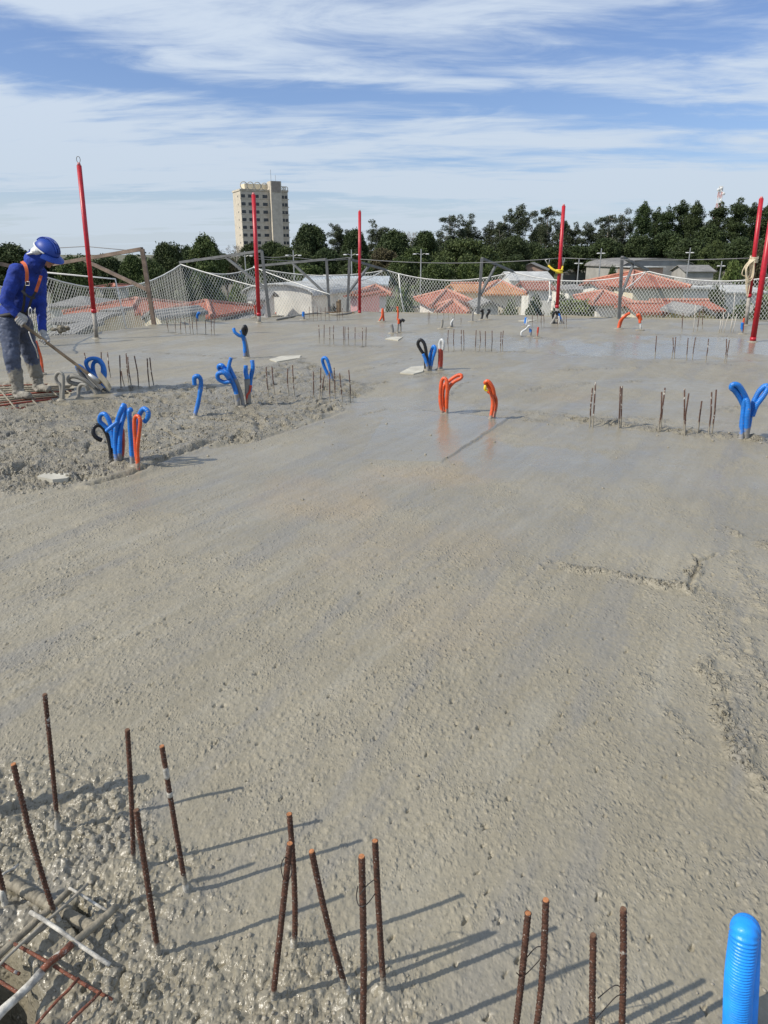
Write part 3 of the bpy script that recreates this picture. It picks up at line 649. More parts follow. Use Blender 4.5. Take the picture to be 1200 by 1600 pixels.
ORD = ['first', 'second', 'third', 'fourth', 'fifth', 'sixth', 'seventh', 'eighth', 'ninth', 'tenth', 'eleventh', 'twelfth', 'thirteenth', 'fourteenth', 'fifteenth', 'sixteenth', 'seventeenth', 'eighteenth', 'nineteenth', 'twentieth', 'twenty-first', 'twenty-second', 'twenty-third', 'twenty-fourth', 'twenty-fifth']
g1 = 'trees behind the town on the left'; g2 = 'tall eucalyptus trees on the skyline'; g3 = 'pines on the skyline to the right'; g4 = 'low trees under the skyline trees'; g5 = 'dark broadleaf trees in the middle'
T = [  # px, ytop, width px, distance, kind, leaf, proto variant, label, group
 (18, 381, 95, 110, 'round', 'dark', 0, 'dark dense tree behind the blue helmeted worker at the left edge', g1),
 (-30, 384, 90, 120, 'round', 'dark', 1, 'dark tree cut off by the left edge of the photo', g1),
 (75, 396, 60, 115, 'round', 'dark', 2, 'low dark tree just right of the worker helmet', g1),
 (112, 402, 60, 100, 'round', 'mid', 3, 'green tree left of the leftmost red pole behind the net', g1),
 (168, 400, 60, 120, 'round', 'dark', 4, 'low dark tree between the leftmost red pole and the brown bracket', g1),
 (205, 398, 50, 115, 'round', 'mid', 0, 'green tree directly behind the top of the brown bracket post', g1),
 (262, 379, 66, 105, 'round', 'dark', 1, 'tall dark tree just right of the brown bracket post', g1),
 (238, 408, 56, 88, 'round', 'mid', 2, 'lower green tree in front of the taller one right of the brown bracket', g1),
 (320, 369, 72, 110, 'round', 'mid', 3, 'largest rounded tree left of the apartment tower', g1),
 (318, 405, 62, 95, 'round', 'mid', 4, 'low green tree below the largest rounded tree left of the tower', g1),
 (293, 384, 40, 118, 'round', 'dark', 0, 'narrow dark tree wedged left of the largest rounded tree', g1),
 (366, 378, 46, 200, 'bare', 'dry', 0, 'thin bare grey tree at the foot of the apartment tower', None),
 (352, 402, 50, 140, 'round', 'dry', 1, 'brownish low tree below the bare tree by the tower', g4),
 (392, 380, 44, 190, 'round', 'dark', 2, 'dark tree at the tower foot behind the second red pole', g5),
 (424, 378, 56, 195, 'round', 'dark', 3, 'dark tree covering the right foot of the apartment tower', g5),
 (444, 384, 44, 165, 'round', 'mid', 4, 'olive green tree right below the apartment tower', g5),
 (484, 350, 62, 175, 'round', 'dark', 0, 'big dark domed tree next to the right of the tower', g5),
 (526, 347, 46, 200, 'euc', 'euc', 1, 'first tufted tree right of the big dark domed tree', g2),
 (554, 358, 44, 190, 'round', 'dark', 2, 'dark tree directly behind the third red pole', g5),
 (592, 347, 60, 200, 'euc', 'euc', 0, 'tufted tree just right of the third red pole top', g2),
 (615, 361, 70, 170, 'round', 'dark', 3, 'dark rounded tree right of the third red pole', g5),
 (640, 356, 40, 240, 'bare', 'dry', 0, 'small bare treetop showing above the dark rounded trees', None),
 (665, 361, 52, 180, 'round', 'dark', 1, 'very dark domed tree left of the tallest middle eucalyptus', g5),
 (650, 385, 60, 150, 'round', 'mid', 4, 'olive tree behind the double lamp in the middle', g4),
 (704, 327, 52, 210, 'euc', 'euc', 2, 'eucalyptus with a small separate top tuft, left of the spreading tree', g2),
 (733, 338, 44, 215, 'euc', 'euc', 3, 'eucalyptus behind the crown of the wide spreading tree', g2),
 (728, 368, 112, 140, 'umbrella', 'mid', 0, 'wide spreading olive green tree in front of the eucalyptus row', None),
 (768, 342, 46, 215, 'euc', 'euc', 4, 'eucalyptus rising at the right shoulder of the wide spreading tree', g2),
 (788, 338, 40, 205, 'euc', 'euc', 0, 'eucalyptus close to the left of the tall feathery one', g2),
 (813, 316, 52, 205, 'euc', 'euc', 1, 'tall feathery eucalyptus between the spreading tree and the fourth red pole', g2),
 (803, 368, 60, 165, 'round', 'dark', 2, 'dark tree right of the wide spreading tree', g5),
 (857, 313, 50, 200, 'euc', 'euc', 2, 'tallest eucalyptus immediately left of the fourth red pole', g2),
 (842, 345, 34, 215, 'euc', 'euc', 3, 'short eucalyptus in the gap left of the tallest one', g2),
 (893, 344, 42, 210, 'euc', 'euc', 4, 'sparse eucalyptus immediately right of the fourth red pole', g2),
 (880, 336, 34, 220, 'euc', 'dark', 0, 'dark eucalyptus hidden partly by the fourth red pole', g2),
 (922, 345, 40, 205, 'euc', 'euc', 1, 'low eucalyptus right of the sky gap beside the fourth pole', g2),
 (952, 327, 54, 200, 'euc', 'euc', 2, 'broad eucalyptus left of the pine group', g2),
 (975, 330, 44, 210, 'euc', 'euc', 3, 'eucalyptus touching the first pine from the left', g2),
 (1009, 315, 40, 195, 'pine', 'dark', 0, 'first pine from the left in the skyline pine group', g3),
 (1030, 324, 34, 205, 'pine', 'dark', 1, 'second pine from the left in the skyline pine group', g3),
 (1046, 322, 34, 198, 'pine', 'dark', 2, 'third pine from the left in the skyline pine group', g3),
 (1068, 312, 42, 200, 'pine', 'dark', 3, 'fourth pine from the left, taller than its neighbours', g3),
 (1090, 314, 40, 192, 'pine', 'dark', 0, 'fifth pine from the left, left of the telecom mast', g3),
 (1108, 338, 34, 210, 'bare', 'dry', 0, 'greyish thin tree in the gap below the telecom mast', None),
 (1128, 316, 46, 196, 'pine', 'dark', 1, 'dark pine directly in front of the telecom mast', g3),
 (1158, 309, 50, 190, 'pine', 'dark', 2, 'broad tall pine right of the telecom mast', g3),
 (1180, 316, 40, 198, 'pine', 'dark', 3, 'pine behind the top of the fifth red pole', g3),
 (1204, 318, 46, 192, 'pine', 'dark', 0, 'pine cut by the right edge of the photo', g3),
 (1232, 322, 46, 196, 'pine', 'dark', 1, 'pine just outside the right edge', g3),
 (1080, 372, 70, 170, 'round', 'dark', 4, 'dark round tree under the pines above the big warehouse', g4),
 (1118, 375, 50, 160, 'umbrella', 'mid', 1, 'light drooping tree under the pines right of the tall white lamp', g4),
 (1155, 372, 70, 165, 'round', 'dark', 0, 'dark round tree low behind the fifth red pole', g4),
 (1195, 374, 60, 160, 'round', 'dark', 1, 'dark low tree at the right edge under the pines', g4),
 (1110, 352, 60, 185, 'round', 'dark', 2, 'dark filling tree between pine trunks below the mast', g4),
 (1045, 362, 70, 185, 'round', 'dark', 3, 'dark filling tree below the third and fourth pines', g4),
 (998, 366, 60, 185, 'round', 'dark', 4, 'dark filling tree below the first pine', g4),
 (950, 372, 70, 185, 'round', 'dark', 0, 'dark filling tree below the broad eucalyptus', g4),
 (905, 384, 60, 190, 'round', 'dark', 1, 'dark tree right of the fourth red pole below the sky gap', g4),
 (868, 386, 60, 185, 'round', 'dark', 2, 'dark tree left of the fourth red pole behind the brick gable', g4),
 (835, 380, 56, 175, 'round', 'dark', 3, 'dark tree behind the brick gable building', g4),
 (1150, 400, 46, 120, 'bush', 'light', 0, 'light green bush by the rope on the fifth pole', None),
 (1190, 378, 34, 130, 'bush', 'dry', 1, 'reddish brown bush at the right edge', None),
 (387, 408, 30, 150, 'bush', 'mid', 1, 'small bush behind the second red pole', None),
 (470, 392, 60, 150, 'round', 'mid', 2, 'mid green tree behind the double lamp right of the second pole', g4),
 (510, 388, 60, 155, 'round', 'dark', 0, 'dark low tree above the warehouse with the curved roof', g4),
 (552, 390, 60, 150, 'round', 'dark', 1, 'dark low tree behind the lower part of the third pole', g4),
 (600, 388, 60, 150, 'round', 'dry', 2, 'brownish green tree right of the third pole', g4),
 (560, 408, 70, 125, 'round', 'mid', 3, 'low green tree between the two corner brackets', g4),
 (627, 401, 60, 130, 'round', 'mid', 4, 'low green tree left of the middle double lamp pole', g4),
 (683, 408, 70, 115, 'round', 'mid', 0, 'low bright tree below the spreading tree on its left', g4),
 (735, 410, 60, 115, 'round', 'mid', 1, 'low bright tree below the middle of the spreading tree', g4),
 (775, 408, 60, 120, 'round', 'mid', 2, 'low green tree beside the leaning net bracket brace', g4),
 (805, 398, 44, 150, 'round', 'dark', 4, 'dark low tree left of the brick gable building', g4),
 (430, 405, 56, 140, 'round', 'dark', 3, 'dark low tree right of the second red pole', g4),
 (480, 412, 70, 120, 'round', 'mid', 4, 'low green tree behind the curved roof of the white warehouse', g4),
 (632, 430, 62, 44, 'bush', 'light', 0, 'pale green round shrub close behind the net right of the pink wall', None),
 (606, 455, 24, 46, 'bush', 'light', 1, 'yellow green shrub at the edge of the pink wall', None),
 (368, 435, 46, 75, 'bush', 'light', 2, 'light green shrub behind the net left of the second red pole', None),
 (290, 440, 70, 80, 'bush', 'dark', 0, 'dark shrub mass behind the peak of the left net', None),
 (345, 450, 50, 70, 'bush', 'dark', 1, 'dark shrub right of the left net peak', None),
 (100, 432, 70, 85, 'bush', 'dark', 2, 'dark shrub behind the net right of the worker', None),
 (215, 438, 60, 85, 'bush', 'dark', 0, 'dark shrub behind the brown bracket post', None),
 (168, 440, 50, 85, 'bush', 'dark', 1, 'dark shrub above the long red roof', None),
 (798, 462, 76, 46, 'bush', 'mid', 1, 'green shrub below the orange roof behind the net', None),
 (838, 452, 60, 52, 'bush', 'dark', 2, 'dark shrub right of the orange roof', None),
 (880, 450, 60, 60, 'bush', 'dark', 0, 'dark shrub behind the fourth pole and net', None),
 (930, 452, 60, 62, 'bush', 'dark', 1, 'dark shrub above the clipped hedge', None),
 (958, 412, 22, 150, 'bush', 'dark', 2, 'small round dark shrub left of the big grey warehouse', None),
 (1160, 462, 60, 50, 'bush', 'mid', 0, 'green shrub behind the foot of the fifth pole', None),
 (1120, 440, 60, 70, 'bush', 'dark', 1, 'dark shrub below the tall white lamp', None),
 (1195, 455, 60, 55, 'bush', 'dark', 2, 'dark shrub at the right edge behind the net', None),
 (520, 470, 30, 62, 'bush', 'dry', 0, 'dry shrub in front of the white warehouse', None),
]
for t_ in T: tree(t_[0], t_[1], t_[2], t_[3], t_[4], t_[5], t_[6], t_[7], group=t_[8])
# a far wood that closes the view under the skyline
def wood():
    cl = []; r = random.Random(5)
    for k in range(330):
        y = r.uniform(235, 290); px = r.uniform(-260, 1460); yt = np.interp(px, [-260, 60, 240, 420, 640, 700, 900, 1460], [398, 400, 402, 388, 380, 376, 376, 358]) + r.uniform(-3, 22)
        t = P(px, yt, y); cl.append(((t.x, y, max(t.z - 3.2, gz(y))), (5, 5, 3.6)))
    me = leaves_mesh(cl, 17, .55, 77); o = link('distant_wood', me, LM['dark']); tag(o, 'dark far wood closing the view behind the town', 'wood', kind='stuff')
wood()

# ------------------------------------------------------------------ buildings
def roofmat(name, col):
    m = bpy.data.materials.new(name); m.use_nodes = True; t = NT(m.node_tree); b = t.n['Principled BSDF']
    tc = t.node('ShaderNodeTexCoord').outputs['Object']
    c = t.mixc(t.ramp(t.noise(tc, .8, 5, .65), .3, .7), tuple(x * .72 for x in col), tuple(min(1, x * 1.2) for x in col))
    br = t.node('ShaderNodeTexBrick', {'Vector': tc, 'Color1': (1, 1, 1, 1), 'Color2': (.8, .8, .8, 1), 'Mortar': (.45, .45, .45, 1), 'Scale': 1.6, 'Mortar Size': .03})
    c = t.mixc(.6, c, br.outputs[0], 'MULTIPLY')
    t.l.new(c, b.inputs['Base Color']); b.inputs['Roughness'].default_value = .85
    wv = t.node('ShaderNodeTexWave', {'Vector': tc, 'Scale': 1.6}).outputs[1]
    bn = t.node('ShaderNodeBump', {'Height': wv, 'Strength': .6, 'Distance': .05}); t.l.new(bn.outputs[0], b.inputs['Normal'])
    return m
RM = {'cap': roofmat('pale_ridge_tiles', (0.50, 0.24, 0.17)), 'red': roofmat('red_clay_tiles', (0.38, 0.125, 0.075)), 'orange': roofmat('orange_clay_tiles', (0.50, 0.23, 0.10)), 'grey': roofmat('grey_fibre_cement', (0.24, 0.235, 0.225)),
      'white': roofmat('white_metal_roof', (0.50, 0.51, 0.50)), 'blue': roofmat('pale_blue_metal_roof', (0.45, 0.50, 0.54)), 'dkred': roofmat('old_red_tiles', (0.30, 0.11, 0.075))}
def wallmat(name, c): return mat(name, c, .9, .12, .7, .01, 6)
WM = {'cream': wallmat('cream_plaster', (0.66, 0.59, 0.43)), 'white': wallmat('white_plaster', (0.64, 0.62, 0.56)), 'pink': wallmat('pink_plaster', (0.70, 0.36, 0.35)),
      'yellow': wallmat('yellow_plaster', (0.62, 0.52, 0.22)), 'grey': wallmat('grey_plaster', (0.33, 0.32, 0.30)), 'brick': wallmat('bare_brick', (0.36, 0.25, 0.20)), 'tower': wallmat('tower_concrete', (0.52, 0.47, 0.385)), 'towerd': wallmat('tower_panel', (0.30, 0.26, 0.22))}
M['glass'] = mat('dark_glass', (0.035, 0.04, 0.045), .2, .2)
M['frame'] = mat('window_frame', (0.35, 0.34, 0.32), .6)

def house(pl, pr, yr, ye, Y, roof, wall, label, depth=9.0, kind='hip', rz=0.0, wins=2, door=False, over=.4, name='house', cat='house', zb=None):
    """building placed at distance Y; ridge and eave heights follow the photo"""
    pm = (pl + pr) / 2; zr = P(pm, yr, Y + depth / 2).z; ze = P(pm, ye, Y).z
    c = P(pm, ye, Y); W = (pr - pl) / PXM(Y, ze); z0 = gz(Y) if zb is None else zb
    e = empty(name, (c.x, Y + depth / 2, z0), label, cat); e.rotation_euler = (0, 0, rz)
    H = ze - z0; R = zr - z0; hw, hd = W / 2, depth / 2; o = over
    def put(mb, nm, mt, par=e):
        ob = link(nm, mb.mesh(nm), mt); ob.parent = par; return ob
    m = MB(); iw, idp = hw - o, hd - o
    if kind == 'gable_front':   # gable faces the viewer
        vs = [(-iw, -idp, 0), (iw, -idp, 0), (iw, -idp, H), (0, -idp, R - .12), (-iw, -idp, H)]
        vs += [(x, idp, z) for x, y, z in vs]
        m.add(vs, [(0, 1, 2, 3, 4), (9, 8, 7, 6, 5), (0, 5, 6, 1), (1, 6, 7, 2), (2, 7, 8, 3), (3, 8, 9, 4), (4, 9, 5, 0)])
    elif kind == 'arch':
        prof = [(iw * math.cos(a), H + (R - H - .1) * math.sin(a)) for a in [math.pi * k / 12 for k in range(13)]]
        vs = [(-iw, -idp, 0), (iw, -idp, 0)] + [(x, -idp, z) for x, z in prof]; k_ = len(vs)
        vs += [(x, idp, z) for x, y, z in vs]
        m.add(vs, [tuple(range(k_)), tuple(range(2 * k_ - 1, k_ - 1, -1)), (0, k_, k_ + 1, 1)] + [(i, k_ + i, k_ + i + 1, i + 1) for i in range(1, k_ - 1)] + [(k_ - 1, 2 * k_ - 1, k_, 0)])
    elif kind == 'gable_side':
        vs = [(-iw, -idp, 0), (-iw, idp, 0), (-iw, idp, H), (-iw, 0, R - .12), (-iw, -idp, H)]; vs += [(-x, y, z) for x, y, z in vs]
        m.add(vs, [(4, 3, 2, 1, 0), (5, 6, 7, 8, 9), (0, 5, 9, 4), (1, 2, 7, 6), (0, 1, 6, 5)])
    else:
        m.box((0, 0, H / 2 - .01), (2 * iw, 2 * idp, H))
    put(m, 'wall', WM[wall])
    m = MB(); t_ = .14
    if kind == 'hip':
        rl = max(hw - hd, .05 * hw)
        vs = [(-hw, -hd, H), (hw, -hd, H), (hw, hd, H), (-hw, hd, H), (-rl, 0, R), (rl, 0, R)]
        vs2 = [(x, y, z - t_) for x, y, z in vs[:4]]
        m.add(vs + vs2, [(0, 1, 5, 4), (1, 2, 5), (2, 3, 4, 5), (3, 0, 4), (6, 7, 1, 0), (7, 8, 2, 1), (8, 9, 3, 2), (9, 6, 0, 3), (9, 8, 7, 6)])
    elif kind == 'gable_front':
        vs = [(-hw, -hd, H), (0, -hd, R), (hw, -hd, H), (hw, -hd, H - t_), (0, -hd, R - t_), (-hw, -hd, H - t_)]; vs += [(x, -y, z) for x, y, z in vs]
        m.add(vs, [(0, 5, 4, 1), (1, 4, 3, 2), (6, 7, 10, 11), (7, 8, 9, 10), (0, 1, 7, 6), (1, 2, 8, 7), (2, 3, 9, 8), (3, 4, 10, 9), (4, 5, 11, 10), (5, 0, 6, 11)])
    elif kind == 'gable_side':
        vs = [(-hw, -hd, H), (-hw, 0, R), (-hw, hd, H), (-hw, hd, H - t_), (-hw, 0, R - t_), (-hw, -hd, H - t_)]; vs += [(-x, y, z) for x, y, z in vs]
        m.add(vs, [(0, 1, 4, 5), (1, 2, 3, 4), (6, 11, 10, 7), (7, 10, 9, 8), (0, 6, 7, 1), (1, 7, 8, 2), (2, 8, 9, 3), (3, 9, 10, 4), (4, 10, 11, 5), (5, 11, 6, 0)])
    elif kind == 'arch':
        pr_ = [(hw * math.cos(math.pi * k / 12), H + (R - H) * math.sin(math.pi * k / 12)) for k in range(13)]
        vs = [(x, -hd, z) for x, z in pr_] + [(x, hd, z) for x, z in pr_] + [(x, -hd, z - .1) for x, z in pr_] + [(x, hd, z - .1) for x, z in pr_]
        fs = []
        for i in range(12): fs += [(i, i + 1, 13 + i + 1, 13 + i), (26 + i + 1, 26 + i, 39 + i, 39 + i + 1), (i + 1, i, 26 + i, 27 + i), (13 + i, 14 + i, 40 + i, 39 + i)]
        m.add(vs, fs)
    else:  # flat, parapet
        m.box((0, 0, H + .08), (2 * hw, 2 * hd, .16))
    rf_ = put(m, 'roof', RM[roof])
    if kind in ('hip', 'gable_side', 'gable_front') and roof in ('red', 'orange', 'dkred'):
        rc = MB()
        if kind == 'hip':
            rc.tube([(-rl, 0, R + .04), (rl, 0, R + .04)], .13, 6)
            for sx in (-1, 1):
                for sy_ in (-1, 1): rc.tube([(sx * rl, 0, R + .03), (sx * hw, sy_ * hd, H + .05)], .12, 6)
        elif kind == 'gable_side': rc.tube([(-hw, 0, R + .04), (hw, 0, R + .04)], .13, 6)
        else: rc.tube([(0, -hd, R + .04), (0, hd, R + .04)], .13, 6)
        put(rc, 'ridge_cap', RM['cap'], rf_)
    if wins:
        zt = H * .62 if H > 2.4 else H * .5
        for i in range(wins):
            x = -iw + (i + .5) * 2 * iw / wins
            ww = min(1.3, 2 * iw / wins * .5)
            fm = MB(); fm.box((x, -idp - .02, zt), (ww + .16, .07, 1.06)); f = put(fm, 'window', M['frame'])
            pm_ = MB(); pm_.box((x, -idp - .04, zt), (ww, .07, .9)); put(pm_, 'pane', M['glass'], f)
    if door:
        dm = MB(); dm.box((iw * .25, -idp - .03, 1.05), (1, .08, 2.1)); put(dm, 'door', M['frame'])
    return e

house(118, 238, 467, 490, 46, 'red', 'cream', 'long red hipped roof and cream wall behind the leftmost red pole', 9, 'hip', -.28, 3)
house(155, 181, 488, 489.5, 41, 'grey', 'cream', 'small cream block with a flat top in front of the long red roof', 3, 'flat', 0, 1, over=.0)
house(238, 356, 471, 494, 42, 'red', 'white', 'house with an orange red hipped roof left of the second red pole behind the net', 8, 'hip', -.2, 2)
house(238, 276, 480, 496, 35, 'grey', 'cream', 'cream gable wall beside the brown bracket post', 4, 'gable_front', -.35, 1, over=.12)
house(60, 138, 491, 503, 34, 'grey', 'cream', 'grey corrugated roof just above the slab edge left of the first pole', 6, 'gable_side', .1, 0)
house(55, 98, 508, 522, 26, 'grey', 'grey', 'nearest grey roof corner right of the worker legs', 5, 'gable_side', .15, 0)
house(60, 130, 462, 478, 62, 'grey', 'white', 'distant grey roofed house behind the net beside the worker', 9, 'hip', .1, 2)
house(148, 180, 444, 449, 88, 'dkred', 'white', 'small dark red roof peeping above the net by the leftmost red pole', 6, 'hip', 0, 0)
house(418, 548, 438, 460, 66, 'white', 'white', 'white warehouse with a curved roof and strip windows behind the corner brackets', 16, 'arch', -.38, 5, door=True, name='warehouse', cat='warehouse')
house(385, 420, 455, 468, 60, 'grey', 'white', 'small white lean shed at the left of the curved white warehouse', 6, 'gable_side', 0, 1)
house(470, 610, 431, 444, 95, 'blue', 'white', 'long pale blue metal roof behind the white warehouse', 14, 'gable_side', -.04, 0, name='warehouse', cat='warehouse')
house(555, 584, 455, 462, 52, 'red', 'pink', 'pink walled building behind the third red pole', 7, 'gable_front', -.25, 1)
house(560, 612, 446, 460, 62, 'red', 'white', 'red roof just behind the pink wall', 8, 'hip', 0, 0)
house(664, 748, 454, 478, 50, 'red', 'white', 'large red tile roof behind the net left of the middle grey bracket', 9, 'hip', .08, 2)
house(690, 742, 470, 490, 38, 'red', 'white', 'lower red roof slope near the foot of the middle bracket', 6, 'hip', -.1, 1)
house(710, 764, 443, 455, 66, 'orange', 'cream', 'orange roof left behind the middle bracket brace', 8, 'gable_side', .05, 0)
house(756, 828, 439, 459, 62, 'orange', 'cream', 'orange hipped roof right of the middle bracket', 9, 'hip', -.05, 2)
house(742, 790, 466, 480, 46, 'grey', 'white', 'small grey roofed hut beside the foot of the middle bracket', 5, 'gable_front', 0, 1)
house(796, 868, 424, 438, 96, 'white', 'white', 'whitish low roof below the brick gable building', 10, 'gable_side', 0, 0)
house(813, 868, 410, 422, 150, 'grey', 'brick', 'bare brick gabled building left of the yellow strap', 12, 'gable_front', -.25, 2)
house(822, 870, 441, 452, 80, 'dkred', 'white', 'dark red roof strip behind the fourth pole', 8, 'gable_side', 0, 0)
house(880, 962, 425, 427, 190, 'grey', 'grey', 'long low grey wall across the playing field', 2, 'flat', 0, 0, name='perimeter_wall', cat='wall', over=.05)
house(962, 1082, 403, 417, 160, 'grey', 'grey', 'big grey warehouse with a low curved roof right of the shrub', 22, 'arch', .10, 0, name='warehouse', cat='warehouse')
house(982, 1040, 414, 418, 150, 'white', 'brick', 'long shed with an orange brick band in front of the big grey warehouse', 8, 'flat', .05, 0, name='shed', cat='shed')
house(1070, 1120, 414, 424, 145, 'grey', 'grey', 'dark open shed right of the tall white lamp', 8, 'gable_side', 0, 2, name='shed', cat='shed')
house(974, 1072, 424, 448, 62, 'red', 'cream', 'pyramid shaped red tile roof right of the right grey bracket', 11, 'hip', .1, 3)
house(936, 1002, 455, 474, 48, 'red', 'white', 'red roof left behind the right grey bracket', 8, 'hip', -.1, 2)
house(940, 985, 440, 450, 66, 'dkred', 'white', 'dull red roof left of the pyramid roof', 8, 'gable_side', 0, 0)
house(1036, 1134, 470, 484, 44, 'red', 'yellow', 'long red roof with a yellow wall right of the pyramid roof', 5, 'gable_side', .02, 2)
house(1078, 1120, 474, 490, 36, 'grey', 'yellow', 'small yellow gable with a grey roof in front of the long red roof', 4, 'gable_front', 0, 1)
house(1000, 1060, 474, 488, 40, 'red', 'cream', 'low red roof beside the foot of the right grey bracket', 5, 'gable_side', -.05, 1)
house(1062, 1118, 448, 452, 66, 'white', 'white', 'white flat roofed block behind the tall white lamp', 7, 'flat', 0, 2)
house(1130, 1200, 445, 456, 70, 'white', 'white', 'pale roofed house behind the fifth red pole', 8, 'gable_side', 0, 2)
house(1090, 1150, 436, 444, 95, 'grey', 'white', 'grey roofed house under the right part of the cable', 8, 'hip', 0, 2)
house(880, 935, 444, 452, 90, 'grey', 'white', 'grey roof between the fourth pole and the white lamp', 8, 'hip', .1, 1)
house(330, 392, 492, 500, 44, 'grey', 'grey', 'grey roof strip just above the slab edge left of the second pole', 5, 'gable_side', 0, 0)

# hedge, clipped, with fence in front
c0 = P(884, 471, 50); c1 = P(968, 471, 50); cl = []
for k in range(60):
    f = k / 59; cl.append(((c0.x + (c1.x - c0.x) * f, 50 + .3 * math.sin(k), c0.z - .6), (.5, .6, .65))); cl.append(((c0.x + (c1.x - c0.x) * f, 50, c0.z - 1.7), (.5, .6, .8)))
tag(link('hedge', leaves_mesh(cl, 330, .11, 4), LM['light']), 'clipped yellow green hedge behind the net left of the right grey bracket', 'hedge')
# playing field strip
m = MB(); a = G(850, 441, gz(170)); m.add([(35, 140, gz(140) + .02), (75, 140, gz(140) + .02), (95, 186, gz(186) + .02), (40, 186, gz(186) + .02)], [(0, 1, 2, 3)])
tag(m.build('grass_field', mat('field_grass', (0.10, 0.14, 0.045), .9, .2, .2)), kind='structure')

# --- apartment tower
def tower():
    Y = 330; c = P(417, 380, Y); z0 = gz(Y); ppm = PXM(Y, 20)
    e = empty('apartment_tower', (c.x, Y, z0), 'tall beige apartment tower with ring shaped roof ornaments above the trees', 'building')
    e.rotation_euler = (0, 0, math.radians(25))
    def put(mb, nm, mt, par=e): ob = link(nm, mb.mesh(nm), mt); ob.parent = par; return ob
    W = 20.6; D = 12.8; H = P(380, 299, Y).z - z0; xsh = 2.2; SW = 4.6
    m = MB(); m.box((0, D / 2, H / 2), (W, D, H)); put(m, 'wall', WM['tower'])
    HT = P(432, 283, Y).z - z0
    m = MB(); m.box((xsh + SW / 2, .2, HT / 2), (SW, 5.4, HT)); sh = put(m, 'stair_shaft', WM['tower'])
    m = MB(); m.box((xsh + SW / 2, -2.55, HT - 2.2), (SW - .8, .12, 4.2)); put(m, 'shaft_panel', WM['towerd'], sh)
    m = MB(); m.box((0, D / 2, H + .35), (W + .5, D + .5, .7)); put(m, 'cornice', WM['tower'])
    m = MB(); m.box((0, -.02, H - 37), (W, .1, .4))
    for k in range(13): m.box((-4.2, -.06, H - 3.05 * k - 2.9), (12.6, .16, .35)); m.box((8.8, -.06, H - 3.05 * k - 2.9), (3.7, .16, .35))
    put(m, 'floor_band', WM['tower'])
    for k in range(11):
        z = H - 2.0 - k * 3.05
        for x, ww in ((-9.2, 1.7), (-6.2, 1.7), (-3.2, 1.3), (.2, 2.0), (7.9, 1.3), (9.45, 1.1)):
            w_ = MB(); w_.box((x, -.03, z), (ww, .16, 1.2)); put(w_, 'window', M['glass'])
        w_ = MB(); w_.box((-W / 2 - .03, D * .35, z), (.12, .7, .6)); put(w_, 'window', M['glass'])
    for x, rr_ in ((-8.7, 1.45), (-5.9, 1.45), (-2.9, 1.45), (.2, 1.35), (7.7, .8), (8.6, .8), (9.5, .8)):
        pts = [(x + rr_ * math.cos(a), -.3, H + .5 + rr_ + rr_ * math.sin(a)) for a in [2 * math.pi * k / 20 for k in range(21)]]
        m = MB(); m.tube(pts, .17, 6); put(m, 'ring_ornament', WM['tower'])
    m = MB(); m.box((0, D / 2 + 1, H + 1.9), (W * .7, D * .5, 2.4)); put(m, 'penthouse', WM['cream'])
    m = MB(); m.tube([(xsh + 1, 0, HT - .2), (xsh + 1, 0, HT + 4.5)], .07, 5); m.tube([(xsh + 3, 0, HT - .2), (xsh + 3, 0, HT + 2.6)], .06, 5); put(m, 'antenna', M['cable'])
tower()

# --- telecom mast
def mast():
    Y = 340; t = P(1127, 291, Y); z0 = gz(Y); e = empty('telecom_mast', (t.x, Y, z0), 'white and red lattice telecom mast above the pines', 'mast')
    def put(mb, nm, mt): ob = link(nm, mb.mesh(nm), mt); ob.parent = e; return ob
    H = t.z - z0; m = MB(); m2 = MB(); b0, b1 = 1.9, .8
    n = 14
    for k in range(n):
        za, zb = H * k / n, H * (k + 1) / n; ra = b0 + (b1 - b0) * k / n; rb = b0 + (b1 - b0) * (k + 1) / n; mm = m if k % 2 else m2
        for i in range(4):
            a = math.pi / 4 + i * math.pi / 2; b = a + math.pi / 2
            A = (ra * math.cos(a), ra * math.sin(a), za); B = (rb * math.cos(a), rb * math.sin(a), zb); C2 = (rb * math.cos(b), rb * math.sin(b), zb)
            mm.tube([A, B], .12, 5); mm.tube([A, C2], .08, 4); mm.tube([B, C2], .08, 4)
    put(m, 'white_lattice', M['white']); put(m2, 'red_lattice', mat('mast_red', (0.55, 0.25, 0.2), .6))
    for k, (dx, dz) in enumerate(((-1.3, -1.5), (1.2, -3), (0, -.8))):
        d = MB(); d.ball((dx, -.8, H + dz), (.65, .3, .65), 10, 6); put(d, 'dish_antenna', M['white'])
mast()

# --- street lamps
def lamp(px, ytop, Y, label, double=True):
    t = P(px, ytop, Y); z0 = gz(Y); e = empty('street_lamp', (t.x, Y, z0), label, 'street lamp', 'lamp poles over the town'); H = t.z - z0
    def put(mb, nm, mt): ob = link(nm, mb.mesh(nm), mt); ob.parent = e; return ob
    s = Y / 110 * .68
    m = MB(); m.tube([(0, 0, 0), (0, 0, H)], [.16 * s, .10 * s], 8); put(m, 'pole', M['metal'])
    for sx in ((-1, 1) if double else (-.4, .4)):
        zt = H - .9 * s
        m = MB(); m.tube([(0, 0, zt - .2), (sx * .7 * s, 0, zt), (sx * 1.1 * s, 0, zt - .05)], .05 * s, 5); put(m, 'arm', M['metal'])
        m = MB(); m.ball((sx * 1.35 * s, 0, zt - .08), (.42 * s, .2 * s, .12 * s), 8, 5); put(m, 'lamp_head', M['white'])
lamp(382, 392, 110, 'grey double lamp pole just left of the second red pole')
lamp(458, 391, 100, 'grey double lamp pole between the second red pole and the third')
lamp(549, 390, 112, 'double lamp pole just left of the third red pole')
lamp(658, 389, 105, 'double lamp pole in front of the trees right of the third red pole')
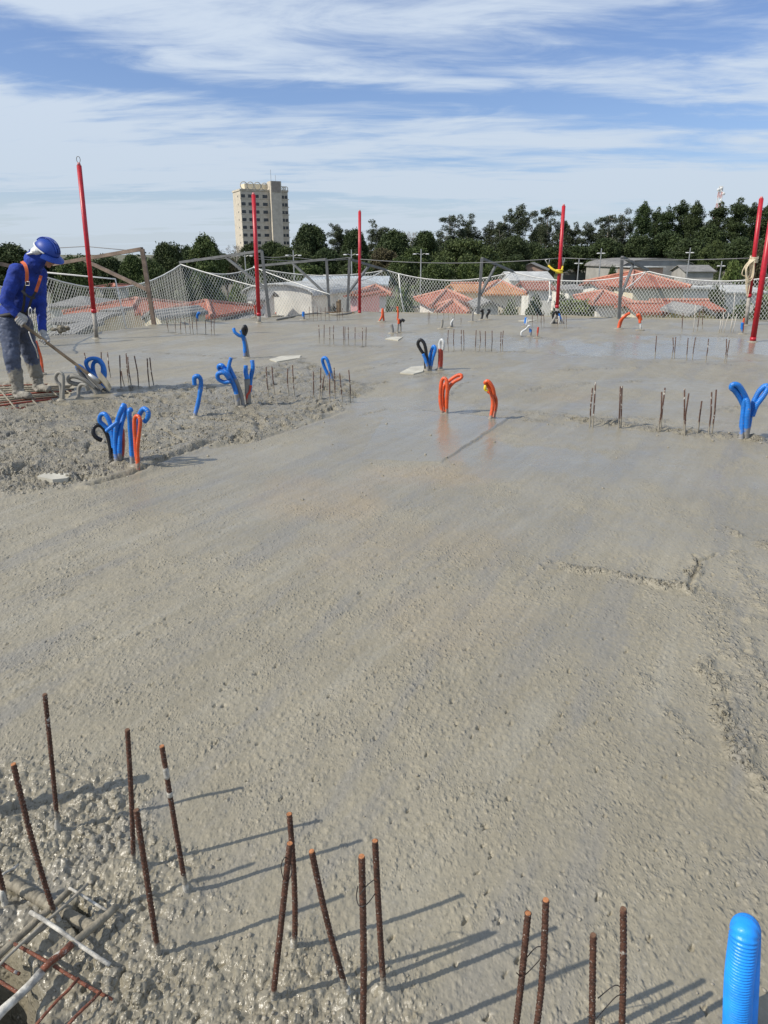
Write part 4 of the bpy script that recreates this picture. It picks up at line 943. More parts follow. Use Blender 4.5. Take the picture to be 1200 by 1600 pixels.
lamp(674, 416, 150, 'short distant double lamp low between the trees')
lamp(940, 388, 120, 'slim white lamp pole right of the fourth red pole', False)
lamp(1079, 387, 115, 'tall slim white lamp pole in front of the big warehouse', False)
lamp(905, 404, 140, 'small grey pole between the fourth red pole and the slim white lamp', False)
lamp(1128, 408, 140, 'short grey pole right of the tall slim white lamp', False)
# power lines over the town
for i, (a, b, ya, yb, lab) in enumerate([(382, 458, 396, 400, 'thin power line strung left of the two double lamp poles'), (458, 549, 402, 402, 'thin power line between the double lamp poles beside the third red pole'),
                                         (300, 382, 404, 398, 'thin power line reaching the leftmost double lamp pole')]):
    A, B = P(a, ya, 106), P(b, yb, 106); m = MB(); m.tube(spline([A, (A + B) / 2 - Vector((0, 0, .35)), B], 6), .035, 5)
    tag(m.build('power_line', M['cable']), lab, 'cable')

# ------------------------------------------------------------------ red poles
def redpole(base, top, grey_y, wpx, label, dy=0.0, hook=False):
    b = G(*base); Y = b.y; t = P(top[0], top[1], Y + dy); r = wpx * .80 / 2 / PXM(Y, 1)
    e = empty('steel_shore_pole', b, label, 'pole', 'red steel poles standing on the slab')
    g = P(base[0] + (top[0] - base[0]) * (base[1] - grey_y) / (base[1] - top[1]), grey_y, Y); 
    f = (g.z - b.z) / (t.z - b.z); g = b + (t - b) * f
    d = (t - b).normalized()
    m = MB(); m.tube([b - d * .05, g], [r * .98, r * .98], 14); m.build('lower_tube', M['polebase'], e, True)
    m = MB(); m.tube([g - d * .02, b + (t - b) * .985], [r * 1.04, r * 1.04], 14); m.tube([g - d * .02, g + d * .05], [r * 1.15, r * 1.15], 14); m.build('red_tube', M['red'], e, True)
    m = MB(); m.tube([b + (t - b) * .985, t], [r * .8, r * .55], 12); m.build('tip', M['poletop'], e, True)
    if hook:
        pts = [t + Vector((r * .8 * math.cos(a), 0, r * 1.2 + r * 1.3 * math.sin(a))) for a in [2 * math.pi * k / 12 for k in range(13)]]
        m = MB(); m.tube(pts, .006, 6); m.build('ring', M['cable'], e)
    m = MB(); r_ = random.Random(int(base[0]))
    m.ball(b + Vector((0, 0, -.01)), (r * 2.4, r * 2.2, .035), 12, 6); m.build('mortar_crust', M['crust'], e, True)
    return b, t
redpole((151, 529), (123, 254), 487, 8.5, 'tall leaning red pole on the left with a grey lower end, nearest the worker', hook=True)
redpole((405, 504), (396, 301), 492, 7.5, 'red pole standing in front of the apartment tower')
redpole((562, 490), (562, 328), 488, 5.5, 'red pole at the far corner of the slab')
p4b, p4t = redpole((869, 500), (881, 319), 480, 6.5, 'red pole wrapped with a yellow strap')
p5b, p5t = redpole((1165, 508), (1190, 307), 463, 8, 'red pole with a coil of beige rope tied round it')
redpole((1176, 534), (1209, 318), 531, 10.5, 'nearest red pole on the right, cut off by the photo edge')

# strap on p4
def onpole(b, t, py, px=None):
    f = (P(0, py, b.y).z - b.z) / (t.z - b.z); return b + (t - b) * f
s = onpole(p4b, p4t, 424); e = empty('anchor_strap', s, 'yellow anchor strap looped round the red pole with hooks on the cable', 'strap')
m = MB(); A = P(857, 415, s.y); B = P(879, 416, s.y)
m.tube(spline([A, P(864, 421, s.y - .05), P(873, 425, s.y - .08), P(877, 425, s.y - .06), B], 6), .026, 8); m.build('webbing', M['tape'], e, True)
m = MB()
for k in (-.03, .03): m.tube([s + Vector((.08 * math.cos(a), .08 * math.sin(a), k)) for a in [2 * math.pi * i / 14 for i in range(15)]], .018, 6)
m.build('wrapped_loop', M['tape'], e, True)
m = MB(); m.tube([A, P(852, 406, s.y), P(859, 404, s.y), A], .014, 6); m.build('hook', M['metal'], e, True)
m = MB(); m.tube([B, P(882, 404, s.y), P(879, 404, s.y), B], .014, 6); m.build('hook', M['metal'], e, True)
# rope coil on p5
s = onpole(p5b, p5t, 405); e = empty('rope_coil', s, 'coil of beige rope hanging from the red pole near the right edge', 'rope'); r = random.Random(3)
m = MB()
for k in range(5): m.tube([s + Vector((.085 * math.cos(a) + r.uniform(-.01, .01), .085 * math.sin(a), (k - 2) * .025 + .02 * math.sin(a))) for a in [2 * math.pi * i / 14 for i in range(15)]], .011, 6)
m.build('wraps', M['beigerope'], e, True)
for k in range(6):
    x0 = 1166 + k * 1.3; yb = 436 + r.uniform(-6, 30) * (1 if k < 4 else .2)
    m = MB(); yy = s.y - .12 - .02 * k
    m.tube(spline([P(x0 + 8, 405, yy), P(x0 - 2 + r.uniform(-2, 2), 415, yy), P(x0 - 4 + r.uniform(-3, 3), 428, yy), P(x0 - 1, yb, yy), P(x0 + 5, 430, yy), P(x0 + 6, 406, yy)], 5), .010, 6)
    m.build('loop', M['beigerope'], e, True)

# ------------------------------------------------------------------ brackets, net, cable
def bracket(base, top, tip, ytip, br0, br1, mt, label, w=.07):
    b = G(*base); t = P(top[0], top[1], b.y); tp = P(tip[0], tip[1], ytip)
    e = empty('net_bracket', b, label, 'bracket', 'steel brackets carrying the safety net')
    m = MB(); m.bar(b - (t - b).normalized() * .35, t, w, w, (0, 1, 0)); m.build('post', mt, e)
    m = MB(); m.bar(t + (tp - t).normalized() * .0 - Vector((0, 0, 0)), tp, w * .9, w * .9); m.build('arm', mt, e)
    A = t + (tp - t) * br0; Bq = b + (t - b) * br1
    m = MB(); m.bar(A - Vector((0, 0, .03)), Bq, w * .8, w * .8); m.build('brace', mt, e)
    return tp
tip0 = bracket((-30, 545), (-60, 400), (72, 427), 13.6, .4, .5, M['steel_rb'], 'brown bracket hidden behind the worker at the left edge')
tip1 = bracket((241, 509), (222, 389), (84, 413), 18.4, .63, .47, M['steel_rb'], 'weathered brown net bracket near the leftmost red pole', .085)
tip2 = bracket((421, 495), (409, 392), (281, 410), 21.0, .42, .42, M['steel_br'], 'grey net bracket just right of the second red pole')
tip3 = bracket((515, 488), (510, 405), (397, 416), 22.2, .45, .30, M['steel_br'], 'grey net bracket in front of the white warehouse')
tip4 = bracket((543, 489), (546, 405), (603, 422), 23.2, .5, .38, M['steel_br'], 'grey net bracket at the slab corner beside the third red pole')
tip5 = bracket((747, 492), (753, 404), (801, 424), 22.6, .42, .33, M['steel_br'], 'grey net bracket in the middle of the far edge')
tip6 = bracket((967, 498), (972, 402), (1012, 422), 21.2, .42, .35, M['steel_br'], 'grey net bracket on the right part of the far edge')

def sag(a, b, d, n=12, up=None):
    return [a + (b - a) * (k / n) - Vector((0, 0, d * 4 * (k / n) * (1 - k / n))) for k in range(n + 1)]
def safety_net(name, tips, low, label, seed, step=.090, r=.0052, slack=()):
    top = []
    for i in range(len(tips) - 1):
        s = sag(tips[i], tips[i + 1], slack[i]); top += s if i == 0 else s[1:]
    T_ = np.array([tuple(p) for p in top]); L = np.concatenate([[0], np.cumsum(np.linalg.norm(np.diff(T_, axis=0), axis=1))])
    Lo = np.array([tuple(p) for p in low]); l2 = np.linspace(0, L[-1], len(low))
    Hh = 3.6
    def S(u_, v_):
        a = np.stack([np.interp(u_, L, T_[:, k]) for k in range(3)], -1); b = np.stack([np.interp(u_, l2, Lo[:, k]) for k in range(3)], -1)
        t = (v_ / Hh)[..., None]; p = a * (1 - t) + b * t
        bul = .28 * np.sin(np.pi * np.clip(t[..., 0], 0, 1)) * (1 + .4 * gn(u_ * .6, v_ * .6, seed))
        fold = .05 * gn(u_ * 2.2, v_ * .4, seed + 1)
        d = b - a; d[..., 2] = 0; d /= np.linalg.norm(d, axis=-1)[..., None] + 1e-6
        p = p - d * (bul + fold)[..., None]; p[..., 2] += .04 * gn(u_ * 1.3, v_ * 1.1, seed + 2) * t[..., 0]
        return p
    e = empty(name, tuple(T_[0]), label, 'net')
    V = []; Fc = []; nv = 0
    M_ = 30; vv = np.linspace(0, Hh, M_ + 1)
    for sg in (1, -1):
        u0 = np.arange(-Hh * .8, L[-1] + Hh * .8, step)
        for q in u0:
            uu = q + sg * vv * .8; ok = (uu >= 0) & (uu <= L[-1])
            if ok.sum() < 2: continue
            p = S(uu[ok], vv[ok]); m_ = len(p)
            d = np.gradient(p, axis=0); d /= np.linalg.norm(d, axis=1)[:, None]
            a = np.cross(d, [0, 0, 1.0]); a /= np.linalg.norm(a, axis=1)[:, None] + 1e-9; b = np.cross(d, a)
            ring = np.stack([p + r * (a * math.cos(t) + b * math.sin(t)) for t in (0, 2.094, 4.189)], 1).reshape(-1, 3)
            V.append(ring); i = nv + 3 * np.arange(m_ - 1)[:, None]
            for k in range(3): Fc.append(np.concatenate([i + k, i + (k + 1) % 3, i + 3 + (k + 1) % 3, i + 3 + k], 1))
            nv += len(ring)
    V = np.concatenate(V); Fc = np.concatenate(Fc); me = bpy.data.meshes.new('mesh_cords')
    me.vertices.add(len(V)); me.vertices.foreach_set('co', V.ravel()); me.loops.add(Fc.size); me.loops.foreach_set('vertex_index', Fc.ravel().astype(np.int32))
    me.polygons.add(len(Fc)); me.polygons.foreach_set('loop_start', np.arange(0, Fc.size, 4, dtype=np.int32)); me.update(calc_edges=True)
    o = link('mesh_cords', me, M['net'], e)
    uu = np.linspace(0, L[-1], 140); pp = S(uu, uu * 0); m = MB(); m.tube([Vector(q) for q in pp], .016, 6); m.build('border_rope', M['rope'], e, True)
    return e
def off(p, d, z=-3.2): return Vector((p[0] + d[0], p[1] + d[1], z))
nl = (-.35, .30)
A0 = P(-60, 420, 11.5)
tipA = P(68, 432, 15.4)
safety_net('safety_net', [A0, tipA, P(283, 413, 20.8), P(396, 418, 22.1), P(520, 431, 22.6)],
           [off((-7.3, 11), (-.4, 0)), off((-6.9, 14), (-.5, .1)), off((-6.1, 15.6), nl), off((-4.4, 18.2), nl), off((-2.9, 19.3), nl), off((-.6, 21.2), nl)],
           'white diamond mesh safety net hanging along the left edge of the slab', 5, slack=(.25, .40, .22, .06), r=.0050)
safety_net('safety_net', [P(505, 430, 22.6), P(603, 422, 23.2), P(801, 425, 22.6), P(1013, 424, 21.3), P(1235, 428, 19.9)],
           [off((-.9, 21.2), (.1, .4)), off((2, 20.5), (.1, .4)), off((6, 19.3), (.1, .4)), off((10.5, 18.1), (.1, .4))],
           'white diamond mesh safety net hanging across the far edge of the slab', 9, slack=(.05, .27, .26, .22), r=.0056)
# ropes from the net peaks
for (a, b, ya, yb, lab) in [((282, 413), (418, 452), 20.8, 19.6, 'white rope from the net peak down to the bracket beside the second red pole'),
                            ((396, 417), (516, 460), 22.0, 20.4, 'white rope from the second net peak down to the bracket before the white warehouse'),
                            ((600, 422), (560, 440), 23.1, 21.2, 'short white rope from the corner net peak'), ((800, 424), (770, 448), 22.5, 20.6, 'short white rope from the middle net peak'),
                            ((1010, 424), (976, 452), 21.2, 19.4, 'short white rope from the right net peak')]:
    m = MB(); m.tube(sag(P(a[0], a[1], ya), P(b[0], b[1], yb), .03), .014, 6); tag(m.build('rope', M['rope'], None, True), lab, 'rope')
m = MB(); m.tube([P(74, 426, 15.4), P(180, 436, 16.2), P(198, 517, 15.9)], .018, 6); tag(m.build('rope', M['rope'], None, True), 'taut white rope bending down behind the leftmost red pole', 'rope')
m = MB(); m.tube([P(623, 428, 22.9), P(626, 460, 22.9), P(632, 492, 22.7)], .022, 6); tag(m.build('rope', M['rope'], None, True), 'white rope end hanging on the far net left of the pale shrub', 'rope')
m = MB(); m.tube(spline([P(859, 440, 20.6), P(859, 462, 20.6), P(856, 474, 20.6)], 4), .022, 6); m.tube([P(859, 462, 20.6), P(861, 470, 20.6)], .03, 6); tag(m.build('rope', M['rope'], None, True), 'white frayed rope hanging on the net left of the strapped pole', 'rope')
# lifeline
m = MB(); Yc = 19.2
m.tube(sag(P(563, 405, 20.4), P(877, 403, 19.05), .11) , .010, 6); tag(m.build('lifeline_cable', M['cable'], None, True), 'steel cable stretched between the corner pole and the strapped pole', 'cable')
m = MB(); m.tube(sag(P(877, 403, 19.05), P(1178, 403, 17.3), .05), .010, 6); tag(m.build('lifeline_cable', M['cable'], None, True), 'steel cable stretched from the strapped pole to the roped pole', 'cable')
m = MB(); m.tube([P(60, 389, 18.6), P(134, 385, 18.5), P(222, 393, 17.1)], .010, 6); tag(m.build('lifeline_cable', M['cable'], None, True), 'thin cable from the brown bracket towards the worker helmet', 'cable')
m = MB(); m.tube(sag(P(397, 404, 18), P(545, 405, 20.6), .05), .008, 6); tag(m.build('lifeline_cable', M['cable'], None, True), 'cable between the second red pole and the corner bracket', 'cable')
# loose hose lying on the edge near the corner
m = MB(); m.tube(spline([Vector(p) + Vector((0, 0, .03)) for p in (G(432, 501), G(470, 494), G(500, 491), G(530, 493), G(560, 488))], 6), .022, 8)
tag(m.build('grey_hose', M['grey_mud'], None, True), 'muddy hose lying along the slab edge by the corner brackets', 'hose')
m = MB(); m.box(G(528, 490) + Vector((0, 0, .16)), (.08, .08, .34)); m.box(G(528, 490) + Vector((0, 0, .02)), (.9, .12, .05)); m.box(G(528, 490) + Vector((.05, 0, .2)), (.06, .1, .34), .4)
tag(m.build('wooden_offcut', M['wood']), 'muddy wooden offcut standing by the corner bracket', 'wood')
m = MB(); r = random.Random(4)
for k in range(9): c = G(100, 521) + Vector((r.gauss(0, .09), r.gauss(0, .05), .05 + abs(r.gauss(0, .04)))); m.ball(c, (r.uniform(.05, .09), .05, r.uniform(.03, .07)), 8, 6)
tag(m.build('rubble_bag', M['bar_mud'], None, True), 'small muddy bag heaped on the slab edge right of the worker', 'bag')

# ------------------------------------------------------------------ bars standing in the concrete
def bar(name, b, t, r, mt, label, group, near=False, sink=.06):
    B = G(*b); T_ = P(t[0], t[1], B.y); d = (T_ - B).normalized(); rr = random.Random(int(b[0] * 7 + b[1]))
    if not near:
        m = MB(); mid = (B + T_) / 2 + Vector((rr.gauss(0, .006), rr.gauss(0, .006), 0))
        m.tube([B - d * sink, B, mid, T_], r, 6)
        return tag(m.build(name, mt, None, True), label, 'rebar', group)
    e = empty(name, B, label, 'rebar', group); L = (T_ - B).length + sink; n = int(L / .0036); pts = []; rs = []
    bend = Vector((rr.gauss(0, .004), rr.gauss(0, .004), 0))
    for k in range(n + 1):
        f = k / n; pts.append(B - d * sink + d * (L * f) + bend * math.sin(math.pi * f)); rs.append(r * (1.22 if k % 3 == 0 else .93))
    m = MB(); m.tube(pts, rs, 12)
    # two lengthwise ribs
    sd = d.cross(Vector((0, 1, 0))).normalized()
    for s_ in (-1, 1): m.tube([p + sd * s_ * r * .95 for p in pts[::12] + [pts[-1]]], r * .16, 4)
    m.build('steel_bar', mt, e, True)
    m = MB(); m.tube([T_ - d * .0005, T_ + d * .0012], [r * 1.02, r * .92], 12); m.build('cut_end', M['rust_top'] if rr.random() < .5 else M['rust_dull'], e)
    if 'two white bands' in label:
        for f0, f1 in ((.80, .87), (.68, .71)):
            m = MB(); m.tube([B + d * ((L - sink) * (f0 + (f1 - f0) * k / 4)) + bend * math.sin(math.pi * f0) for k in range(5)], [r * q for q in (1.1, 1.22, 1.18, 1.24, 1.1)], 10); m.build('white_cement_band', M['crust_w'], e, True)
    m = MB(); H_ = rr.uniform(.03, .075)
    m.tube([B + d * (H_ * k / 7 - .01) + Vector((rr.gauss(0, .0008), rr.gauss(0, .0008), 0)) for k in range(8)], [r * (2.0 - 1.0 * (k / 7) ** .6) * rr.uniform(.88, 1.1) for k in range(8)], 10)
    m.build('mortar_crust', M['crust_w'], e, True)
    return e
NL = ['tall rusty bar second from the left edge in the foreground', 'rusty bar with white flecks near its orange top, left foreground', 'leaning rusty bar with two white bands in the left foreground', 'shorter rusty bar standing close in front of the two flecked ones',
      'leaning rusty bar rising from the exposed bottom left steel', 'rear bar of the crossed pair left of centre foreground', 'front bar of the crossed pair, tied with a wire, leaning left', 'bar leaning strongly left between the crossed pair and the next pair',
      'thick upright bar with bright orange cut end wired to its right neighbour', 'taller upright bar wired to the orange ended bar on its left', 'left bar of the wired pair right of centre', 'right, taller bar of the wired pair right of centre',
      'short bar of the wired pair near the blue conduit', 'taller bar of the wired pair near the blue conduit', 'bar stub cut by the left photo edge beside the muddy pipe']
for (b, t), lab in zip(NEAR_BARS, NL): bar('rebar', b, t, .0057, M['rust_fg'], lab, 'rusty bars standing in the foreground', True)
# tie wires
def wireloop(pts, lab, r=.0011):
    m = MB(); m.tube(spline(pts, 6), r, 5); tag(m.build('tie_wire', M['wire'], None, True), lab, 'wire')
yb = G(*NEAR_BARS[8][0]).y; yc = G(*NEAR_BARS[9][0]).y; ya = yb
wireloop([P(562, 1398, yb - .01), P(572, 1385, yb), P(584, 1375, yc), P(590, 1372, yc - .01), P(593, 1382, yc), P(586, 1396, yc), P(574, 1412, yb), P(562, 1416, yb - .01), P(557, 1402, yb + .01), P(559, 1385, yb + .005)], 'thin tie wire joining the orange ended bar to its taller neighbour')
y0 = G(*NEAR_BARS[6][0]).y
wireloop([P(443, 1375, y0 - .01), P(439, 1355, y0), P(445, 1340, y0 - .01), P(453, 1345, y0 + .03), P(456, 1362, y0 + .03), P(449, 1378, y0 - .008), P(441, 1377, y0)], 'thin tie wire wound round the crossed pair of bars')
y0 = G(*NEAR_BARS[10][0]).y
wireloop([P(807, 1520, y0 - .012), P(816, 1526, y0), P(832, 1512, y0 - .005), P(849, 1492, y0 - .01), P(850, 1482, y0 + .01), P(838, 1480, y0), P(822, 1497, y0)], 'thin tie wire joining the wired pair right of centre')
y0 = G(*NEAR_BARS[12][0]).y
wireloop([P(918, 1588, y0 - .012), P(930, 1592, y0 - .01), P(946, 1575, y0), P(963, 1557, y0), P(976, 1552, y0 - .012), P(972, 1545, y0 + .01), P(960, 1540, y0), P(934, 1560, y0)], 'thin tie wire joining the pair of bars near the blue conduit')

def row(org, sc, items, r, mt, desc, group, alt=None):
    for i, it in enumerate(items):
        bx, by, tx, ty = it[:4]; b = (bx / sc + org[0], by / sc + org[1]); t = (tx / sc + org[0], ty / sc + org[1])
        mm = alt if (alt and len(it) > 4) else mt
        bar('rebar', b, t, r, mm, f'{ORD[i]} bar from the left in the {desc}', group)
C8 = ((880, 460), 3.75); C7 = ((560, 470), 3.75); C3 = ((250, 460), 3.75); C1 = ((0, 340), 4.0)
row(*C8, [(157, 770, 172, 548), (173, 775, 190, 512), (325, 785, 335, 540), (338, 783, 345, 537), (558, 800, 577, 572), (571, 792, 597, 547), (706, 800, 711, 552), (712, 825, 736, 580), (790, 815, 812, 625), (850, 830, 870, 572), (870, 822, 897, 558)],
    .0068, M['rust'], 'row left of the blue forked conduit', 'bars in the right middle row')
row(*C8, [(537, 375, 547, 243), (635, 378, 643, 253), (650, 375, 660, 250), (722, 385, 732, 255), (756, 385, 775, 252), (835, 395, 852, 260), (945, 395, 957, 260), (955, 400, 974, 268)],
    .0070, M['rust'], 'row before the nearest right red pole', 'bars in the right rear row')
row(*C8, [(695, 222, 703, 110), (762, 225, 775, 62, 1), (785, 215, 800, 95), (815, 205, 822, 65), (913, 225, 925, 150, 1), (925, 222, 940, 105, 1), (943, 222, 972, 110, 1), (980, 225, 992, 140, 1), (992, 228, 1018, 115, 1), (988, 190, 1006, -8, 1)],
    .0080, M['rust'], 'furthest right row, left of the roped pole', 'bars in the far right row', M['bar_white'])
row(*C7, [(527, 295, 527, 170), (560, 290, 560, 165), (603, 298, 603, 170), (618, 290, 616, 172), (684, 300, 690, 172), (708, 295, 712, 175), (743, 300, 744, 178), (780, 298, 783, 175), (832, 303, 836, 182), (845, 300, 849, 175)],
    .0072, M['rust'], 'centre row behind the pale topped conduit loop', 'bars in the centre rear row')
row(*C3, [(932, 285, 930, 180), (960, 290, 962, 178), (995, 295, 995, 190), (1018, 293, 1018, 182), (1075, 300, 1075, 188), (1083, 296, 1084, 190), (1105, 300, 1103, 190), (1142, 303, 1143, 193), (1185, 305, 1186, 196), (1206, 304, 1208, 192)],
    .0072, M['rust'], 'rear row left of the black elbow conduit', 'bars in the centre left rear row')
row(*C3, [(50, 222, 40, 135), (92, 225, 88, 130), (122, 230, 120, 140), (152, 230, 143, 138), (178, 230, 170, 145), (195, 235, 190, 140), (217, 235, 212, 145), (268, 235, 265, 150), (302, 240, 300, 150), (319, 240, 318, 148)],
    .0072, M['rust'], 'edge row right of the brown net bracket', 'bars in the left rear row')
row(*C3, [(638, 600, 622, 425), (672, 590, 655, 423), (755, 595, 748, 435), (788, 600, 776, 415), (900, 620, 898, 452), (935, 615, 942, 430), (945, 615, 962, 475), (995, 640, 994, 450), (1025, 620, 1020, 430), (1070, 640, 1052, 458), (1115, 635, 1106, 443)],
    .0066, M['rust'], 'row around the narrow leaning blue loop', 'bars in the left middle row')
row(*C1, [(547, 985, 527, 845), (640, 985, 632, 840), (692, 1005, 672, 840), (757, 1070, 748, 860), (777, 1055, 757, 960), (803, 1030, 788, 848), (822, 1060, 798, 870), (867, 1070, 840, 865), (935, 1070, 920, 880), (962, 1055, 936, 875)],
    .0072, M['rust'], 'row right of the shovel blade', 'bars in the row beside the shovel')
C9 = ((400, 390), 6.0)
row(*C9, [(505, 665, 500, 535), (538, 665, 535, 540), (575, 660, 572, 530), (610, 668, 608, 545), (652, 668, 650, 540), (686, 665, 683, 535), (762, 660, 762, 550), (780, 665, 777, 545), (812, 665, 810, 550)],
    .0068, M['rust'], 'corner row beside the muddy hose', 'bars in the corner row')
C5 = ((560, 300), 4.0)
row(*C5, [(437, 825, 437, 745), (445, 822, 445, 750), (495, 792, 495, 742), (535, 792, 535, 742), (562, 790, 562, 742), (600, 790, 601, 745), (640, 830, 641, 785)],
    .0068, M['rust'], 'sparse far row near the middle net', 'bars in the sparse far centre row')
row(*C5, [(1087, 840, 1087, 765), (1144, 850, 1144, 768), (1159, 845, 1158, 765), (1120, 815, 1120, 760), (1245, 850, 1245, 770), (1285, 852, 1285, 770), (1300, 850, 1299, 772)],
    .0068, M['rust'], 'far row round the strapped red pole', 'bars round the strapped pole')

# ------------------------------------------------------------------ exposed steel in the corner (lying bars)
def lying(a, b, r, mt, lab, za=.03, zb=.03, name='lying_rebar', cat='rebar', corr=0, seg=None):
    A, B = G(a[0], a[1], za), G(b[0], b[1], zb); L = (B - A).length; n = max(4, int(L / .004) if corr else int(L / .03)); rr = random.Random(int(a[0] * 3 + b[1])); pts = []; rs = []
    for k in range(n + 1):
        f = k / n; pts.append(A + (B - A) * f + Vector((0, 0, .004 * math.sin(5 * f + rr.random()))))
        rs.append(r * (1 + (.08 if corr and k % 3 == 0 else 0) + rr.uniform(-.04, .06)))
    m = MB(); m.tube(pts, rs, 10); return tag(m.build(name, mt, None, True), lab, cat, 'exposed steel in the bottom left corner')
lying((-12, 1366), (150, 1452), .015, M['bar_mud'], 'thick mud covered pipe lying across the bottom left corner', .015, .0, 'muddy_pipe', 'pipe', 1)
lying((-20, 1513), (112, 1386), .0085, M['bar_mud'], 'thick mud coated bar crossing over the muddy pipe, pale at its lower end', .045, .05)
lying((66, 1518), (182, 1415), .0095, M['bar_mud'], 'thick mud coated bar sloping up right to the concrete', .04, .03)
lying((-15, 1601), (66, 1517), .0095, M['bar_paint'], 'thick white coated bar end in the very bottom left corner', .045, .045)
lying((66, 1517), (112, 1474), .0080, M['bar_rust2'], 'short bright rusty middle stretch of bar between white and muddy bars', .047, .047)
lying((108, 1389), (172, 1424), .0034, M['bar_paint'], 'short thin white bar near the muddy pipe end', .055, .02)
lying((47, 1425), (172, 1507), .0050, M['bar_paint'], 'long white bar crossing above the thick muddy bars', .075, .02)
lying((-10, 1517), (137, 1379), .0036, M['bar_white'], 'long thin pale bar rising to the upper right over the pipe', .06, .06)
lying((15, 1472), (176, 1561), .0040, M['bar_rust2'], 'long thin rusty bar slanting down right', .05, .01)
lying((-10, 1500), (30, 1520), .0040, M['bar_rust2'], 'short rusty bar over the dark hole', .03, .03)
lying((-8, 1532), (34, 1552), .0040, M['bar_rust2'], 'second short rusty bar lower over the dark hole', .0, .0)
lying((54, 1606), (123, 1526), .0034, M['bar_rust2'], 'thin rusty bar sloping up left of centre in the corner', .03, .045)
lying((104, 1606), (158, 1546), .0034, M['bar_rust2'], 'thin rusty bar sloping up furthest right in the corner', .025, .03)
lying((152, 1605), (198, 1560), .0070, M['bar_mud'], 'short mud coated bar half sunk at the bottom', .0, .008)
lying((0, 1372), (28, 1350), .0034, M['bar_paint'], 'tiny pale bar at the left edge above the muddy pipe', .05, .02)
lying((40, 1475), (75, 1440), .006, M['bar_white'], 'short stub bar beside the crossing white bar', .03, .03)
# mat of bars by the worker
rr = random.Random(8)
for i, (a, b, c) in enumerate([((-30, 604), (112, 600), 'r'), ((-30, 612), (118, 605), 'm'), ((-30, 620), (112, 611), 'R'), ((-30, 629), (100, 616), 'm'), ((-30, 638), (80, 624), 'R'), ((-10, 598), (30, 645), 'm'), ((20, 597), (62, 636), 'm'), ((60, 597), (95, 622), 'm'), ((-30, 645), (40, 637), 'R'), ((-30, 608), (116, 603), 'm'), ((-30, 616), (116, 608), 'm'), ((-30, 625), (108, 614), 'm'), ((-30, 633), (90, 620), 'r'), ((85, 598), (120, 622), 'm')]):
    A, B = G(a[0], a[1], -.02 + .01 * (i > 4)), G(b[0], b[1], -.02 + .01 * (i > 4)); m = MB(); m.tube([A, (A + B) / 2 + Vector((0, 0, .005)), B], .011, 7)
    tag(m.build('lying_rebar', {'r': M['bar_rust2'], 'R': M['bar_red'], 'm': M['bar_mud']}[c], None, True),
        ['long rusty bar furthest back under the worker boots', 'muddy bar second from the back under the boots', 'red bar in the middle of the exposed mat at the worker boots', 'muddy bar just nearer than the middle red bar', 'red bar near the front of the exposed mat', 'muddy cross bar left of the near boot', 'muddy cross bar between the boots', 'muddy cross bar right of the boots', 'red bar nearest the camera in the exposed mat', 'thin muddy bar just before the furthest rusty bar', 'muddy bar just behind the middle red bar', 'muddy bar just before the middle red bar', 'rusty bar near the front of the exposed mat', 'muddy cross bar at the right end of the exposed mat'][i], 'rebar', 'bars of the exposed mat at the worker boots')

# ------------------------------------------------------------------ conduits
def conduit_bundle(base, tubes, label, name='conduit_bundle', group=None, corr=False, z0=0.0):
    """tubes: (material, radius px, [pixel points], depth offsets)"""
    b = G(base[0], base[1], z0); e = empty(name, b, label, 'conduit', group); s = PXM(b.y, .3)
    for i, tb_ in enumerate(tubes):
        mt, rpx, pts = tb_[:3]; dy = tb_[3] if len(tb_) > 3 else 0.0
        P3 = []
        for k, p in enumerate(pts):
            f = k / (len(pts) - 1); P3.append(P(p[0], p[1], b.y + dy + (p[2] if len(p) > 2 else .02 * math.sin(6.28 * f))))
        if P3[0].z < .12: P3 = [P3[0] - Vector((0, 0, .08))] + P3
        sp = spline(P3, 8 if not corr else 60); r = rpx * .86 / s
        if b.y < 9:
            Lc = [0]
            for k in range(1, len(sp)): Lc.append(Lc[-1] + (sp[k] - sp[k - 1]).length)
            Nn = int(Lc[-1] / .0045); ev = []; j_ = 0
            for k in range(Nn + 1):
                s_ = Lc[-1] * k / Nn
                while j_ < len(Lc) - 2 and Lc[j_ + 1] < s_: j_ += 1
                ev.append(sp[j_] + (sp[j_ + 1] - sp[j_]) * ((s_ - Lc[j_]) / max(1e-9, Lc[j_ + 1] - Lc[j_])))
            sp = ev; rs = [r * (1.0 if (k % 3) else .86) * (1 + .05 * math.sin(k * .17)) for k in range(len(sp))]
        else: rs = [r * (1 + .05 * math.sin(k * 2.1)) for k in range(len(sp))]
        m = MB(); m.tube(sp, rs, 12 if not corr else 20); m.build('conduit', M[mt], e, True)
    m = MB(); m.ball(b, (max(.05, 8 / s), .05, .028), 12, 6); m.build('mortar_crust', M['crust'], e, True)
    return e
gB = 'bent conduits sticking out of the slab'
conduit_bundle((181, 726), [('blue', 4.6, [(183, 726), (180, 692), (183, 660), (191, 638), (194, 632)]), ('blue', 4.4, [(194, 632), (195, 645), (189, 668), (187, 700), (187, 726)], .03),
    ('blue', 4.2, [(178, 700), (174, 678), (163, 665), (156, 658), (157, 649), (164, 647), (170, 656), (175, 672), (180, 695)], .05), ('blue', 3.6, [(166, 674, -.05), (174, 667, -.05), (184, 659, -.03)], -.02),
    ('black', 4.2, [(174, 722), (172, 695), (164, 672), (155, 664), (147, 668), (146, 677), (151, 684), (159, 688)], .06), ('redc', 4.0, [(190, 727), (188, 700), (188, 678), (191, 672), (192, 690), (190, 727)], .06)],
    'bundle of blue, black and red bent conduits at the front left', group=gB)
